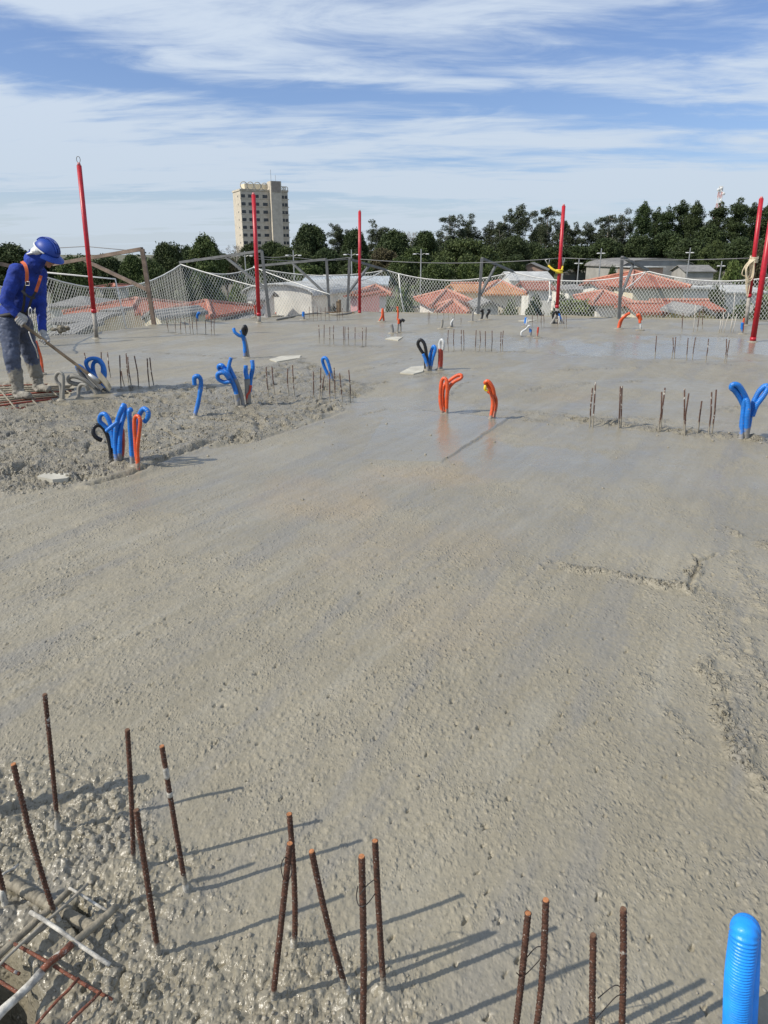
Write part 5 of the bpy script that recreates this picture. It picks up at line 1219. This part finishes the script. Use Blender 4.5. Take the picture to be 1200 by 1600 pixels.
conduit_bundle((211, 729), [('blue', 4.4, [(207, 729), (205, 695), (203, 662), (202, 643), (205, 640)]), ('blue', 4.6, [(209, 700), (212, 672), (217, 650), (224, 639), (231, 643), (231, 652), (226, 659)], .04),
    ('orange', 3.6, [(215, 729), (212, 700), (210, 665), (211, 653), (215, 650), (219, 656), (218, 672), (215, 700), (216, 728)], -.05)], 'blue conduit, curled blue hook and an orange loop right of the front left bundle', group=gB)
conduit_bundle((305, 653), [('blue', 4.2, [(304, 653), (309, 632), (313, 610), (314, 595), (310, 588), (304, 590), (304, 601)])], 'single blue conduit bent over like a walking cane', 'bent_conduit', gB)
conduit_bundle((376, 637), [('grey_mud', 4.6, [(373, 637), (369, 616)]), ('blue', 4.4, [(371, 624), (366, 604), (357, 586), (350, 577)]), ('blue_mud', 4.4, [(380, 636), (375, 612), (366, 590), (357, 572)], .05), ('blue', 3.6, [(356, 582), (358, 570), (361, 559)]),
    ('blue', 4.0, [(360, 596), (350, 597), (341, 592), (341, 584), (350, 583), (358, 592)], -.04), ('blue', 4.0, [(352, 580), (343, 577), (342, 572), (347, 571), (353, 578)], .04)], 'clump of blue conduits with curled heads left of centre', group=gB)
conduit_bundle((389, 634), [('grey_mud', 5.4, [(389, 634), (387, 612), (386, 592)]), ('blue', 4.2, [(386, 592), (384, 582), (384, 571)], -.02), ('blue', 4.0, [(390, 612), (392, 590), (395, 575), (394, 563)], .02), ('redc', 2.2, [(386, 618), (390, 612), (392, 602)], -.03)], 'muddy taped conduits with blue tips right of the curled clump', group=gB)
conduit_bundle((385, 560), [('blue', 3.0, [(382, 559), (382, 540), (379, 527), (373, 524), (367, 519), (365, 513)]), ('blue_mud', 3.0, [(388, 559), (385, 540), (381, 526), (376, 516)], .04), ('black', 3.2, [(382, 524), (385, 516), (383, 510), (380, 514), (381, 522)], -.02)], 'blue forked conduit with a black loop beyond the clumps', group=gB)
conduit_bundle((518, 598), [('blue', 3.0, [(518, 598), (512, 585), (506, 571), (504, 562), (508, 559), (512, 564), (516, 578), (520, 596)])], 'narrow leaning blue loop among the left middle bars', 'bent_conduit', gB)
conduit_bundle((160, 614), [('blue', 3.8, [(172, 612), (160, 602), (148, 588), (137, 575), (135, 565), (144, 560), (156, 563), (163, 575), (163, 592), (158, 606)]), ('blue', 3.8, [(165, 612), (155, 600), (146, 580), (146, 568), (153, 564), (160, 572), (161, 590), (166, 608)], .05),
    ('blue_mud', 4.4, [(156, 616), (143, 603), (130, 588), (121, 574), (126, 574), (140, 588), (160, 608)], -.06), ('grey_mud', 4.0, [(150, 614), (138, 602), (118, 600), (108, 596), (108, 590), (116, 588), (132, 594), (148, 606)], -.1)], 'large blue looped conduits lying against the shovel blade', group=gB)
conduit_bundle((96, 626), [('grey_mud', 3.2, [(96, 626), (95, 605), (89, 596), (87, 588), (92, 582), (98, 586), (99, 600), (98, 625)])], 'small muddy blue hoop by the worker boots', 'bent_conduit', gB)
conduit_bundle((124, 623), [('grey_mud', 3.4, [(123, 623), (123, 608), (127, 601), (134, 602), (138, 610)])], 'small grey muddy arch left of the shovel blade', 'bent_conduit', gB)
conduit_bundle((66, 585), [('orange', 2.6, [(67, 584), (64, 560), (58, 540), (56, 533)]), ('orange', 2.6, [(64, 583), (61, 558), (58, 543)], .04)], 'orange conduit standing behind the worker legs', 'bent_conduit', gB)
conduit_bundle((694, 647), [('orange', 3.5, [(691, 647), (688, 625), (689, 602), (692, 592), (697, 593), (699, 604), (698, 625), (698, 647)], -.02), ('orange', 3.4, [(695, 645), (692, 622), (694, 603), (702, 595), (712, 588), (720, 586), (720, 591), (708, 598), (700, 610), (698, 630)], .04)], 'orange conduit bundle with an arm pointing right', group=gB)
e = conduit_bundle((768, 656), [('orange', 3.7, [(766, 656), (770, 632), (767, 612), (762, 602), (758, 598), (763, 596), (770, 606), (772, 616)], -.02), ('orange', 3.5, [(771, 655), (775, 632), (773, 619), (762, 611)], .03)], 'orange conduit bundle leaning left with a bit of yellow tape', group=gB)
m = MB(); yy = G(768, 656).y - .05; m.ball(P(758, 606, yy), (.016, .02, .03), 8, 6); m.ball(P(760, 610, yy), (.02, .016, .012), 8, 6); m.build('yellow_tape', M['tape'], e, True)
conduit_bundle((667, 579), [('black', 3.0, [(665, 579), (664, 558), (657, 546), (653, 537), (657, 531), (663, 537), (666, 552), (667, 578)]), ('blue', 3.0, [(669, 580), (671, 560), (675, 545), (678, 541), (680, 546), (676, 560), (672, 579)], .03), ('blue', 2.8, [(668, 574), (664, 560), (661, 553)], -.03)], 'black loop and blue conduits beside a pale board', group=gB)
conduit_bundle((687, 578), [('redc', 2.9, [(686, 578), (687, 560), (687, 545)], -.02), ('redc', 2.8, [(689, 578), (690, 560), (690, 546)], .03), ('whitec', 2.6, [(687, 548), (687, 537), (690, 531), (693, 536), (692, 547)])], 'red conduit pair with a pale looped top right of the black loop', group=gB)
conduit_bundle((1161, 685), [('blue', 5.0, [(1158, 685), (1162, 660), (1164, 640), (1157, 624), (1149, 611), (1143, 606), (1145, 601), (1153, 602), (1162, 614), (1168, 628)]), ('blue', 4.8, [(1158, 684), (1160, 655), (1163, 632), (1166, 625), (1169, 634), (1167, 655), (1166, 684)], -.05),
    ('blue', 5.0, [(1166, 684), (1172, 650), (1177, 630), (1186, 612), (1196, 603), (1199, 607), (1194, 617), (1183, 632), (1175, 650)], .04)], 'thick blue forked conduits at the right edge beside the bars', group=gB)
gF = 'small conduits far back on the slab'
def small(base, tubes, label): return conduit_bundle(base, tubes, label, 'conduit_stub', gF)
small((596, 503), [('orange', 1.8, [(592, 503), (597, 494), (598, 482)]), ('orange', 1.8, [(600, 503), (599, 494), (598, 482), (597, 490)], .03)], 'small orange forked conduit nearest the third red pole')
small((625, 520), [('orange', 1.7, [(621, 500), (622, 490), (621, 479)], .3), ('black', 2.6, [(624, 505), (628, 500), (632, 502)]), ('grey_mud', 1.6, [(621, 522), (622, 506)]), ('grey_mud', 1.6, [(626, 522), (626, 505)]), ('orange', 2.2, [(623, 506), (623, 498)], -.02)], 'tall orange stub with a black elbow at its foot')
small((613, 521), [('blue_mud', 3.0, [(613, 521), (613, 514), (611, 507)])], 'short muddy pale blue stub left of the black elbow')
small((690, 514), [('grey_mud', 2.2, [(689, 514), (691, 506), (691, 499)])], 'short muddy stub behind the centre bars, left one')
small((706, 512), [('blue_mud', 3.0, [(706, 512), (705, 504), (707, 496)]), ('whitec', 1.6, [(705, 504), (709, 498)], -.03)], 'muddy blue stub behind the centre bars')
small((738, 503), [('blue_mud', 2.0, [(738, 503), (738, 495), (739, 487)])], 'thin blue stub near the middle bracket foot')
small((754, 500), [('black', 2.0, [(752, 500), (754, 492), (754, 484), (751, 487)])], 'left black bent conduit at the foot of the middle bracket')
small((762, 500), [('black', 2.2, [(761, 501), (761, 493), (765, 486), (762, 484)])], 'right black bent conduit at the foot of the middle bracket')
small((821, 511), [('blue', 2.4, [(820, 511), (821, 503), (822, 496)]), ('whitec', 1.2, [(822, 508), (824, 497)], -.03)], 'blue stub left behind the angled white one')
small((828, 526), [('blue', 2.6, [(828, 526), (829, 519), (829, 513)]), ('whitec', 1.8, [(815, 519), (822, 514), (827, 509), (831, 514)], -.03)], 'blue stub with a white bent arm to its left')
small((840, 528), [('redc', 1.8, [(839, 528), (840, 520), (841, 511)])], 'short red stub right of the white arm')
small((866, 505), [('black', 2.2, [(866, 503), (864, 493), (868, 487), (871, 492)], -.1), ('blue_mud', 2.2, [(860, 508), (865, 500), (869, 493)], -.12), ('black', 2.0, [(874, 500), (874, 490), (872, 486)], -.08), ('blue', 1.8, [(879, 505), (876, 498), (873, 490)], -.1), ('whitec', 1.6, [(873, 510), (874, 500), (873, 494)], -.12)], 'tangle of black and blue conduits at the foot of the strapped pole')
small((967, 514), [('orange', 2.6, [(966, 514), (969, 502), (976, 494), (984, 489)]), ('orange', 2.0, [(968, 513), (972, 500), (979, 493)], .03)], 'orange conduit arching to the right on the far right')
small((1000, 516), [('orange', 2.4, [(1000, 505), (999, 498), (996, 493), (999, 492), (1002, 500)]), ('whitec', 1.8, [(1001, 517), (1001, 507)], .0)], 'small orange hook with a pale foot right of the orange arch')
small((1160, 522), [('blue', 2.4, [(1159, 522), (1159, 512), (1160, 504)]), ('orange', 1.6, [(1161, 514), (1162, 502), (1163, 497)], .03)], 'blue stub with an orange tip beside the roped pole')
small((309, 503), [('blue', 2.2, [(309, 503), (308, 495), (310, 489), (312, 490)])], 'blue stub by the slab edge above the left rear bars')
small((475, 500), [('blue', 2.4, [(475, 501), (474, 494), (474, 487)])], 'blue stub near the slab corner left of the corner bars')
small((399, 496), [('redc', 1.6, [(399, 497), (399, 486), (398, 477)])], 'thin red stub just left of the second red pole')
small((431, 494), [('redc', 1.2, [(431, 495), (431, 488)])], 'tiny red stub right of the second red pole')
# the near blue corrugated conduit, folded over
b = Vector((.0, 0, 0)); Y0 = .985
e = empty('bent_conduit', P(1150, 1720, Y0), 'large bright blue corrugated conduit folded over in the bottom right corner', 'conduit')
r0 = .0255
pts = [P(1143, 1800, Y0 + .02), P(1150, 1640, Y0 + .02), P(1154, 1540, Y0 + .02), P(1161, 1475, Y0 + .03), P(1164, 1452, Y0 + .045), P(1166, 1462, Y0 + .075), P(1164, 1540, Y0 + .085), P(1160, 1640, Y0 + .085), P(1156, 1760, Y0 + .09)]
sp = spline(pts, 46); m = MB()
acc = 0; rs = []
for k in range(len(sp)):
    if k: acc += (sp[k] - sp[k - 1]).length
    rs.append(r0 * (1 + .055 * math.sin(acc * 2 * math.pi / .0062)))
# resample evenly so every ring of the corrugation is modelled
L = [0]
for k in range(1, len(sp)): L.append(L[-1] + (sp[k] - sp[k - 1]).length)
N = int(L[-1] / .00125); ev = []; j = 0
for k in range(N + 1):
    s_ = L[-1] * k / N
    while j < len(L) - 2 and L[j + 1] < s_: j += 1
    ev.append(sp[j] + (sp[j + 1] - sp[j]) * ((s_ - L[j]) / max(1e-9, L[j + 1] - L[j])))
m.tube(ev, [r0 * (1 + .050 * math.sin(L[-1] * k / N * 2 * math.pi / .0066)) for k in range(N + 1)], 26); m.build('corrugated_tube', M['blue_clean'], e, True)
# conduit just outside the left edge whose shadow falls into the picture
e = empty('bent_conduit', (-1.30, 1.60, 0), 'muddy looped conduit just outside the left edge casting a thick shadow', 'conduit')
m = MB(); sp = spline([Vector((-1.34, 1.62, -.05)), Vector((-1.33, 1.625, .25)), Vector((-1.31, 1.63, .42)), Vector((-1.265, 1.645, .49)), Vector((-1.235, 1.655, .42)), Vector((-1.25, 1.65, .33))], 10); m.tube(sp, .021, 14); m.build('conduit', M['blue_mud'], e, True)

# pale boards lying flush
def board(pts, lab):
    zb_ = .030 if 'rough concrete' in lab else .016; top = [G(p[0], p[1], zb_) for p in pts]; low = [Vector((q.x, q.y, -.02)) for q in top]; n = len(pts); m = MB()
    m.add(top + low, [tuple(range(n))] + [(i, n + i, n + (i + 1) % n, (i + 1) % n) for i in range(n)]); tag(m.build('foam_board', M['board']), lab, 'board', 'pale boards set in the concrete')
board([(421, 561), (440, 556), (470, 555), (468, 559), (432, 565)], 'pale board behind the left middle bars')
board([(625, 582), (642, 573), (664, 571), (661, 580), (646, 584)], 'pale board beside the black loop conduit')
board([(58, 744), (70, 739), (116, 740), (104, 747), (82, 749)], 'pale board in the rough concrete at the front left')
board([(602, 529), (612, 526), (630, 526), (622, 531)], 'small pale board in front of the black elbow')
board([(810, 501), (822, 499), (838, 500), (826, 502)], 'thin pale strip far back left of the strapped pole')
# loose crumbs of concrete and stones on the skin
def crumbs():
    r = np.random.RandomState(3); m = MB(); V = []; 
    spots = []
    for k in range(260):
        y = 1.05 + r.rand() ** 1.6 * 6; x = r.uniform(-.62, .62) * (y + .6); spots.append((x, y))
    poly = np.array(Z_LEFT); 
    for k in range(1100):
        x = r.uniform(-4.6, -.3); y = r.uniform(4.6, 8.6)
        if polydist(np.array([x]), np.array([y]), Z_LEFT)[0] < 0: spots.append((x, y))
    for k in range(500):
        x = r.uniform(-1.1, .2); y = r.uniform(1.0, 1.9)
        if polydist(np.array([x]), np.array([y]), Z_CORN)[0] < 0: spots.append((x, y))
    X = np.array([s[0] for s in spots]); Y = np.array([s[1] for s in spots])
    H, _, _, _, _ = relief(X, Y, np.full_like(X, .003), np.full_like(X, .003))
    for x, y, h in zip(X, Y, H):
        inl = y > 4.5
        s = (r.uniform(.0022, .0052) if y < 4.5 else r.uniform(.005, .013)) * (1.5 if r.rand() < .06 else 1)
        R = Matrix.Rotation(r.uniform(0, 6.28), 3, 'Z') @ Matrix.Rotation(r.uniform(0, 1), 3, 'X')
        m.ball((x, y, h + s * .15), (s * r.uniform(.8, 1.5), s * r.uniform(.7, 1.2), s * .8), 6, 4, R)
    tag(m.build('aggregate_crumbs', M['crust'], None, True), 'loose crumbs of aggregate scattered over the wet concrete', 'gravel', kind='stuff')
crumbs()

# ------------------------------------------------------------------ the worker
def fuse(m, name, mt, parent, voxel=.012, smooth=4, wr=0.0, wl=14, seed=0):
    me = m.mesh(name); o = bpy.data.objects.new(name, me); COL.objects.link(o)
    md = o.modifiers.new('r', 'REMESH'); md.mode = 'VOXEL'; md.voxel_size = voxel
    sm = o.modifiers.new('s', 'SMOOTH'); sm.iterations = smooth; sm.factor = .6
    dg = bpy.context.evaluated_depsgraph_get(); dg.update()
    me2 = bpy.data.meshes.new_from_object(o.evaluated_get(dg)); bpy.data.objects.remove(o)
    if wr:
        n = len(me2.vertices); co = np.empty(n * 3); me2.vertices.foreach_get('co', co); co = co.reshape(-1, 3)
        nn = np.empty(n * 3); me2.vertices.foreach_get('normal', nn); nn = nn.reshape(-1, 3)
        a = fbm(co[:, 0] * wl + co[:, 1] * 5, co[:, 2] * wl * 1.3 + co[:, 1] * 7, seed, 3); a = np.abs(a) - .3
        co += nn * (a * wr)[:, None]; me2.vertices.foreach_set('co', co.ravel()); me2.update()
    me2.name = name
    return link(name, me2, mt, parent, True)

nf = G(27, 622); ff = G(57, 611)
YN, YF = nf.y, ff.y; YM = (YN + YF) / 2
W_ = empty('person', Vector(((nf.x + ff.x) / 2, YM, 0)), 'worker in blue hooded shirt and blue helmet bending over a shovel', 'person')
hipN, hipF = P(13, 505, YM - .10), P(34, 504, YM + .09)
knN, knF = P(19, 560, YN - .02), P(49, 560, YF - .02)
anN, anF = P(26, 594, YN), P(57, 586, YF)
pel = (hipN + hipF) / 2 + Vector((0, 0, .06)); shN, shF = P(26, 424, YM - .22), P(62, 428, YM + .10)
shC = (shN + shF) / 2; neck = P(53, 408, YM - .05); head = P(72, 396, YM - .05)
elN, haN = P(9, 470, YM - .30), P(32, 499, YM - .30)
elF, haF = P(64, 478, YM - .02), P(68, 527, YM - .16)
# underlying continuous body
m = MB()
m.cap(pel, .10, shC - Vector((0, 0, .05)), .085); m.cap(shN, .05, shF, .05); m.cap(shC, .06, neck, .055); m.ball(head, (.095, .085, .12)); m.cap(neck, .055, head - Vector((.01, 0, .05)), .06)
for a, b, c, k in ((shN, elN, haN, 0), (shF, elF, haF, 1)): m.cap(a, .055, b, .042); m.cap(b, .040, c, .028)
for a, b, c in ((hipN, knN, anN), (hipF, knF, anF)): m.cap(a, .085, b, .058); m.cap(b, .055, c, .038)
# face: nose, lips, chin, brow, ear
fd = Vector((.80, -.26, -.53)).normalized(); fu = Vector((.50, -.12, .85)); fu = (fu - fd * fu.dot(fd)).normalized(); fr = fd.cross(fu).normalized()
m.ball(head + fd * .082 - fu * .035, (.02, .02, .022)); m.cap(head + fd * .08 - fu * .01, .009, head + fd * .105 - fu * .04, .014, 8)
m.cap(head + fd * .083 - fu * .072 - fr * .018, .009, head + fd * .083 - fu * .072 + fr * .018, .009, 8); m.ball(head + fd * .06 - fu * .098, (.03, .03, .025)); m.cap(head + fd * .075 + fu * .018 - fr * .035, .011, head + fd * .075 + fu * .018 + fr * .035, .011, 8)
body = fuse(m, 'body', M['skin'], W_, .011, 3)
for sgn in (-1, 1):
    em = MB(); em.ball(head + fd * .089 - fu * .002 + fr * .03 * sgn, .012, 8, 6); em.build('eye', M['hblack'], W_, True)
# shirt
m = MB()
R_t = (shC - pel).to_track_quat('Z', 'X').to_matrix()
m.ball(pel + Vector((0, 0, .02)), (.175, .14, .13), 16, 10, R_t); m.ball(pel + (shC - pel) * .45, (.175, .15, .22), 16, 10, R_t); m.ball(pel + (shC - pel) * .78, (.20, .155, .19), 16, 10, R_t)
m.cap(pel + (shC - pel) * .1, .14, pel + (shC - pel) * .8, .15)
m.cap(shN, .085, shF, .078); m.cap(shC, .10, neck, .085)
m.cap(shN, .088, elN, .068); m.cap(elN, .066, P(25, 490, YM - .30), .048)
m.cap(shF, .080, elF, .062); m.cap(elF, .060, P(66, 517, YM - .13), .045)
fuse(m, 'hooded_shirt', M['hb'], W_, .011, 5, .013, 6, 3)
# hood cloth over the head and neck
m = MB(); hm = MB()
m.ball(head - fd * .022 - fu * .015, (.112, .105, .125), 16, 10); m.cap(neck, .092, head - fd * .03 - fu * .07, .092); m.cap(neck - Vector((0, 0, .04)), .105, neck + fd * .04, .08)
m.cap(neck - fd * .03, .085, head - fd * .04 - fu * .02, .10)
hood = fuse(m, 'hood', M['hb'], W_, .010, 4, .008, 12, 9)
# open the hood on the face: face lies just proud of it
m = MB(); m.ball(head + fd * .045 - fu * .03, (.066, .058, .085), 14, 9, fd.to_track_quat('X', 'Z').to_matrix()); m.cap(head + fd * .09 - fu * .015, .010, head + fd * .122 - fu * .045, .015, 8)
m.cap(head + fd * .098 - fu * .075 - fr * .018, .009, head + fd * .098 - fu * .075 + fr * .018, .009, 8); m.ball(head + fd * .078 - fu * .10, (.028, .028, .024))
fuse(m, 'face', M['skin'], W_, .006, 2)
# helmet: shell, brim, ribs
hc = head + fu * .045 + fd * .002; Rh = Matrix((fd, -fr, fu)).transposed()
def dome(c, R, rx, ry, rz, n=24, k=9, th=.004, low=-.12):
    mb = MB(); vs = []
    for s in (1, 1 - th / rx):
        for j in range(k + 1):
            ph = (math.pi / 2 - low) * j / k
            for i in range(n):
                a = 2 * math.pi * i / n; vs.append(c + R @ Vector((rx * s * math.sin(ph) * math.cos(a), ry * s * math.sin(ph) * math.sin(a), rz * s * math.cos(ph))))
    fs = [(j * n + i, (j + 1) * n + i, (j + 1) * n + (i + 1) % n, j * n + (i + 1) % n) for j in range(k) for i in range(n)]
    o_ = (k + 1) * n; fs += [(o_ + j * n + i, o_ + j * n + (i + 1) % n, o_ + (j + 1) * n + (i + 1) % n, o_ + (j + 1) * n + i) for j in range(k) for i in range(n)]
    fs += [(k * n + i, o_ + k * n + i, o_ + k * n + (i + 1) % n, k * n + (i + 1) % n) for i in range(n)]
    return mb.add(vs, fs)
H_ = dome(hc, Rh, .140, .118, .112).build('helmet', M['helmet'], W_, True)
m = MB(); n = 14; top = []; 
for rad, dz in ((.132, -.012), (.205, -.050)):
    for i in range(n + 1):
        a = math.radians(-68 + 136 * i / n); top.append(hc + Rh @ Vector((rad * math.cos(a) * (1 if rad < .15 else .95), rad * .92 * math.sin(a), dz)))
bot = [q - fu * .006 for q in top]; N1 = n + 1
m.add(top + bot, [(i, N1 + i, N1 + i + 1, i + 1) for i in range(n)] + [(2 * N1 + i, 2 * N1 + i + 1, 3 * N1 + i + 1, 3 * N1 + i) for i in range(n)] + [(N1 + i, 3 * N1 + i, 3 * N1 + i + 1, N1 + i + 1) for i in range(n)] + [(0, 2 * N1, 3 * N1, N1), (n, N1 + n, 3 * N1 + n, 2 * N1 + n)])
b_ = m.build('helmet_brim', M['helmet'], None, False); b_.parent = H_
m = MB()
for s in (-.028, 0, .028): m.tube([hc + Rh @ Vector((.143 * math.cos(a), s, .124 * math.sin(a))) for a in [math.radians(15 + 150 * k / 12) for k in range(13)]], .006, 6)
b_ = m.build('helmet_ridge', M['helmet'], None, True); b_.parent = H_
# white cap flap and strap under the helmet
m = MB(); m.ball(hc + Vector((-.085, -.02, -.012)), (.085, .105, .050), 16, 8); m.ball(hc + Vector((-.150, -.02, -.036)), (.075, .095, .016), 16, 6, Matrix.Rotation(-.15, 3, 'Y'))
m.ball(hc - fd * .055 - fu * .030 + fr * .075, (.05, .04, .045), 12, 8, Rh)
fuse(m, 'white_cap_flap', M['white'], W_, .006, 2)
m = MB(); m.tube([hc + Rh @ Vector((.146 * math.cos(a), .127 * math.sin(a), -.008 - .01 * math.cos(a))) for a in [math.radians(175 + 120 * k / 24) for k in range(25)]], .009, 6); m.build('helmet_strap', M['white'], W_, True)
# trousers
m = MB(); m.ball(pel - Vector((0, 0, .04)), (.175, .15, .14), 16, 10)
for a, b, c in ((hipN, knN, anN), (hipF, knF, anF)): m.cap(a, .115, b, .088); m.cap(b, .086, c + (b - c) * .05, .078)
fuse(m, 'trousers', M['trouser'], W_, .011, 5, .014, 8, 21)
# boots
for (a, k, y) in ((anN, knN, YN), (anF, knF, YF)):
    m = MB(); base = Vector((a.x, y, 0)); m.cap(a + (k - a) * .12, .072, base + Vector((0, 0, .08)), .062); toe = base + Vector((.15, -.09, .045))
    m.cap(base + Vector((-.03, .01, .045)), .050, toe, .043); m.ball(base + Vector((.02, -.01, .02)), (.075, .07, .03))
    fuse(m, 'boot', M['boot'], W_, .010, 2, .012, 20, 31)
# belt and harness
def strap(pts, w, mt, nm, r=.005):
    mb = MB(); pts = spline(pts, 6); vs = []; 
    for i, p in enumerate(pts):
        t = (pts[min(i + 1, len(pts) - 1)] - pts[max(i - 1, 0)]).normalized(); nrm = Vector((.45, -.85, .1)); sd = t.cross(nrm).normalized(); n2 = sd.cross(t).normalized()
        for a, b in ((-w, -r), (w, -r), (w, r), (-w, r)): vs.append(p + sd * a + n2 * b)
    q = len(pts); fs = [(i * 4 + k, i * 4 + (k + 1) % 4, (i + 1) * 4 + (k + 1) % 4, (i + 1) * 4 + k) for i in range(q - 1) for k in range(4)] + [(3, 2, 1, 0), tuple(range(4 * q - 4, 4 * q))]
    return mb.add(vs, fs).build(nm, mt, W_)
m = MB(); m.tube([pel + Vector((.195 * math.cos(a), .165 * math.sin(a), .035 + .03 * math.cos(a))) for a in [2 * math.pi * k / 24 for k in range(25)]], .024, 6); m.build('belt', M['hblack'], W_, True)
yS = YM - .37
strap([P(34, 409, YM - .18), P(39, 414, yS + .05), P(42, 425, yS + .01), P(42, 441, yS)], .017, M['harness'], 'harness_strap')
strap([P(64, 431, yS + .16), P(62, 438, yS + .11), P(59, 447, yS + .10), P(56, 456, yS + .08)], .015, M['harness'], 'harness_strap')
strap([P(42, 441, yS), P(38, 452, yS + .01), P(38, 470, yS + .05), P(34, 492, yS + .10)], .012, M['hblack'], 'harness_webbing')
strap([P(56, 456, yS + .08), P(50, 466, yS + .07), P(46, 478, yS + .08), P(40, 496, yS + .12)], .012, M['hblack'], 'harness_webbing')
strap([P(34, 454, yS), P(44, 463, yS + .01), P(55, 466, yS + .06)], .012, M['hblack'], 'harness_webbing')
m = MB(); m.tube([P(42, 440, yS - .01), P(46, 440, yS - .01), P(46, 446, yS - .01), P(40, 446, yS - .01), P(40, 440, yS - .01)], .004, 6); m.build('buckle', M['metal'], W_)
m = MB(); m.tube([P(47, 480, yS), P(49.5, 483, yS), P(49.5, 492, yS), P(47, 497, yS), P(45, 493, yS), P(45, 484, yS), P(47, 480, yS)], .006, 6); m.build('carabiner', M['metal'], W_, True)
m = MB(); m.tube(spline([P(45, 518, yS + .2), P(50, 532, yS + .2), P(56, 545, yS + .25), P(60, 560, YF - .1)], 5), .006, 6); m.build('lanyard', M['rope'], W_, True)
# shovel
hs0, hs1 = P(24, 498, YM - .34), P(158, 599, YN + .02)
S_ = empty('shovel', Vector((hs1.x, hs1.y, 0)), 'long handled shovel held by the worker, blade among blue conduit loops', 'shovel')
m = MB(); m.tube([hs0 + (hs1 - hs0) * (k / 12) for k in range(13)], .0175, 12); m.build('handle', M['wood'], S_, True)
d = (hs1 - hs0).normalized(); sd = d.cross(Vector((0, 0, 1))).normalized(); up = sd.cross(d).normalized()
m = MB(); ns = 8; vs = []
for lay in (0, -.004):
    for i in range(ns + 1):
        f = i / ns; wv = .105 * math.sqrt(max(0, 1 - max(0, (f - .55) / .45) ** 2 * .9))
        for j in range(7):
            g = j / 3 - 1; vs.append(hs1 + (d * .7 + Vector((0, 0, -.3))) * (.20 * f - .04) + (Vector((.35, -.75, .55)).normalized()) * wv * g + up * (.035 * g * g + lay - .0) + Vector((0, 0, .03)))
K = (ns + 1) * 7; fs = []
for i in range(ns):
    for j in range(6): a = i * 7 + j; fs += [(a, a + 1, a + 8, a + 7), (K + a + 7, K + a + 8, K + a + 1, K + a)]
m.add(vs, fs); m.build('blade', M['blade'], S_, True)
m = MB(); m.tube([hs1 - d * .16, hs1 - d * .02], [.02, .03], 10); m.build('socket', M['metal'], S_, True)
# gloves: palm, five fingers closed round the handle
def glove(wrist, tgt, flip):
    """hand gripping the handle near the point tgt"""
    f = (tgt - hs0).dot(d); c = hs0 + d * f; m = MB()
    rad = (wrist - c); rad = (rad - d * rad.dot(d)).normalized(); sdv = d.cross(rad).normalized() * flip
    pc = c + rad * .036
    m.cap(wrist, .036, pc + rad * .035, .040); m.cap(pc - d * .030 + rad * .012, .022, pc + d * .030 + rad * .012, .022); m.cap(pc + rad * .04 - d * .012, .03, pc + rad * .04 + d * .012, .03)
    for k, ln in enumerate((.9, 1.0, .97, .82)):
        o_ = d * (.033 - k * .022); ang = [.25, 1.25, 2.35, 3.25 * ln]; pr = None; R_ = .030
        for a in ang:
            q = c + o_ + (rad * math.cos(a) + sdv * math.sin(a)) * (R_ + (.010 if a < .5 else 0))
            if pr is not None: m.cap(pr, .0115, q, .0105, 8)
            pr = q
    pr = pc + d * .032 * flip
    for a, o2 in ((-.5, .050), (-1.3, .056), (-2.1, .050)):
        q = c + d * o2 * .8 + (rad * math.cos(a) + sdv * math.sin(a)) * .030; m.cap(pr, .0135, q, .012, 8); pr = q
    fuse(m, 'glove', M['glove'], W_, .0055, 1)
glove(P(25, 490, YM - .30), P(31, 503, YM - .34), 1)
glove(P(66, 517, YM - .13), P(70, 533, YM - .2), -1)
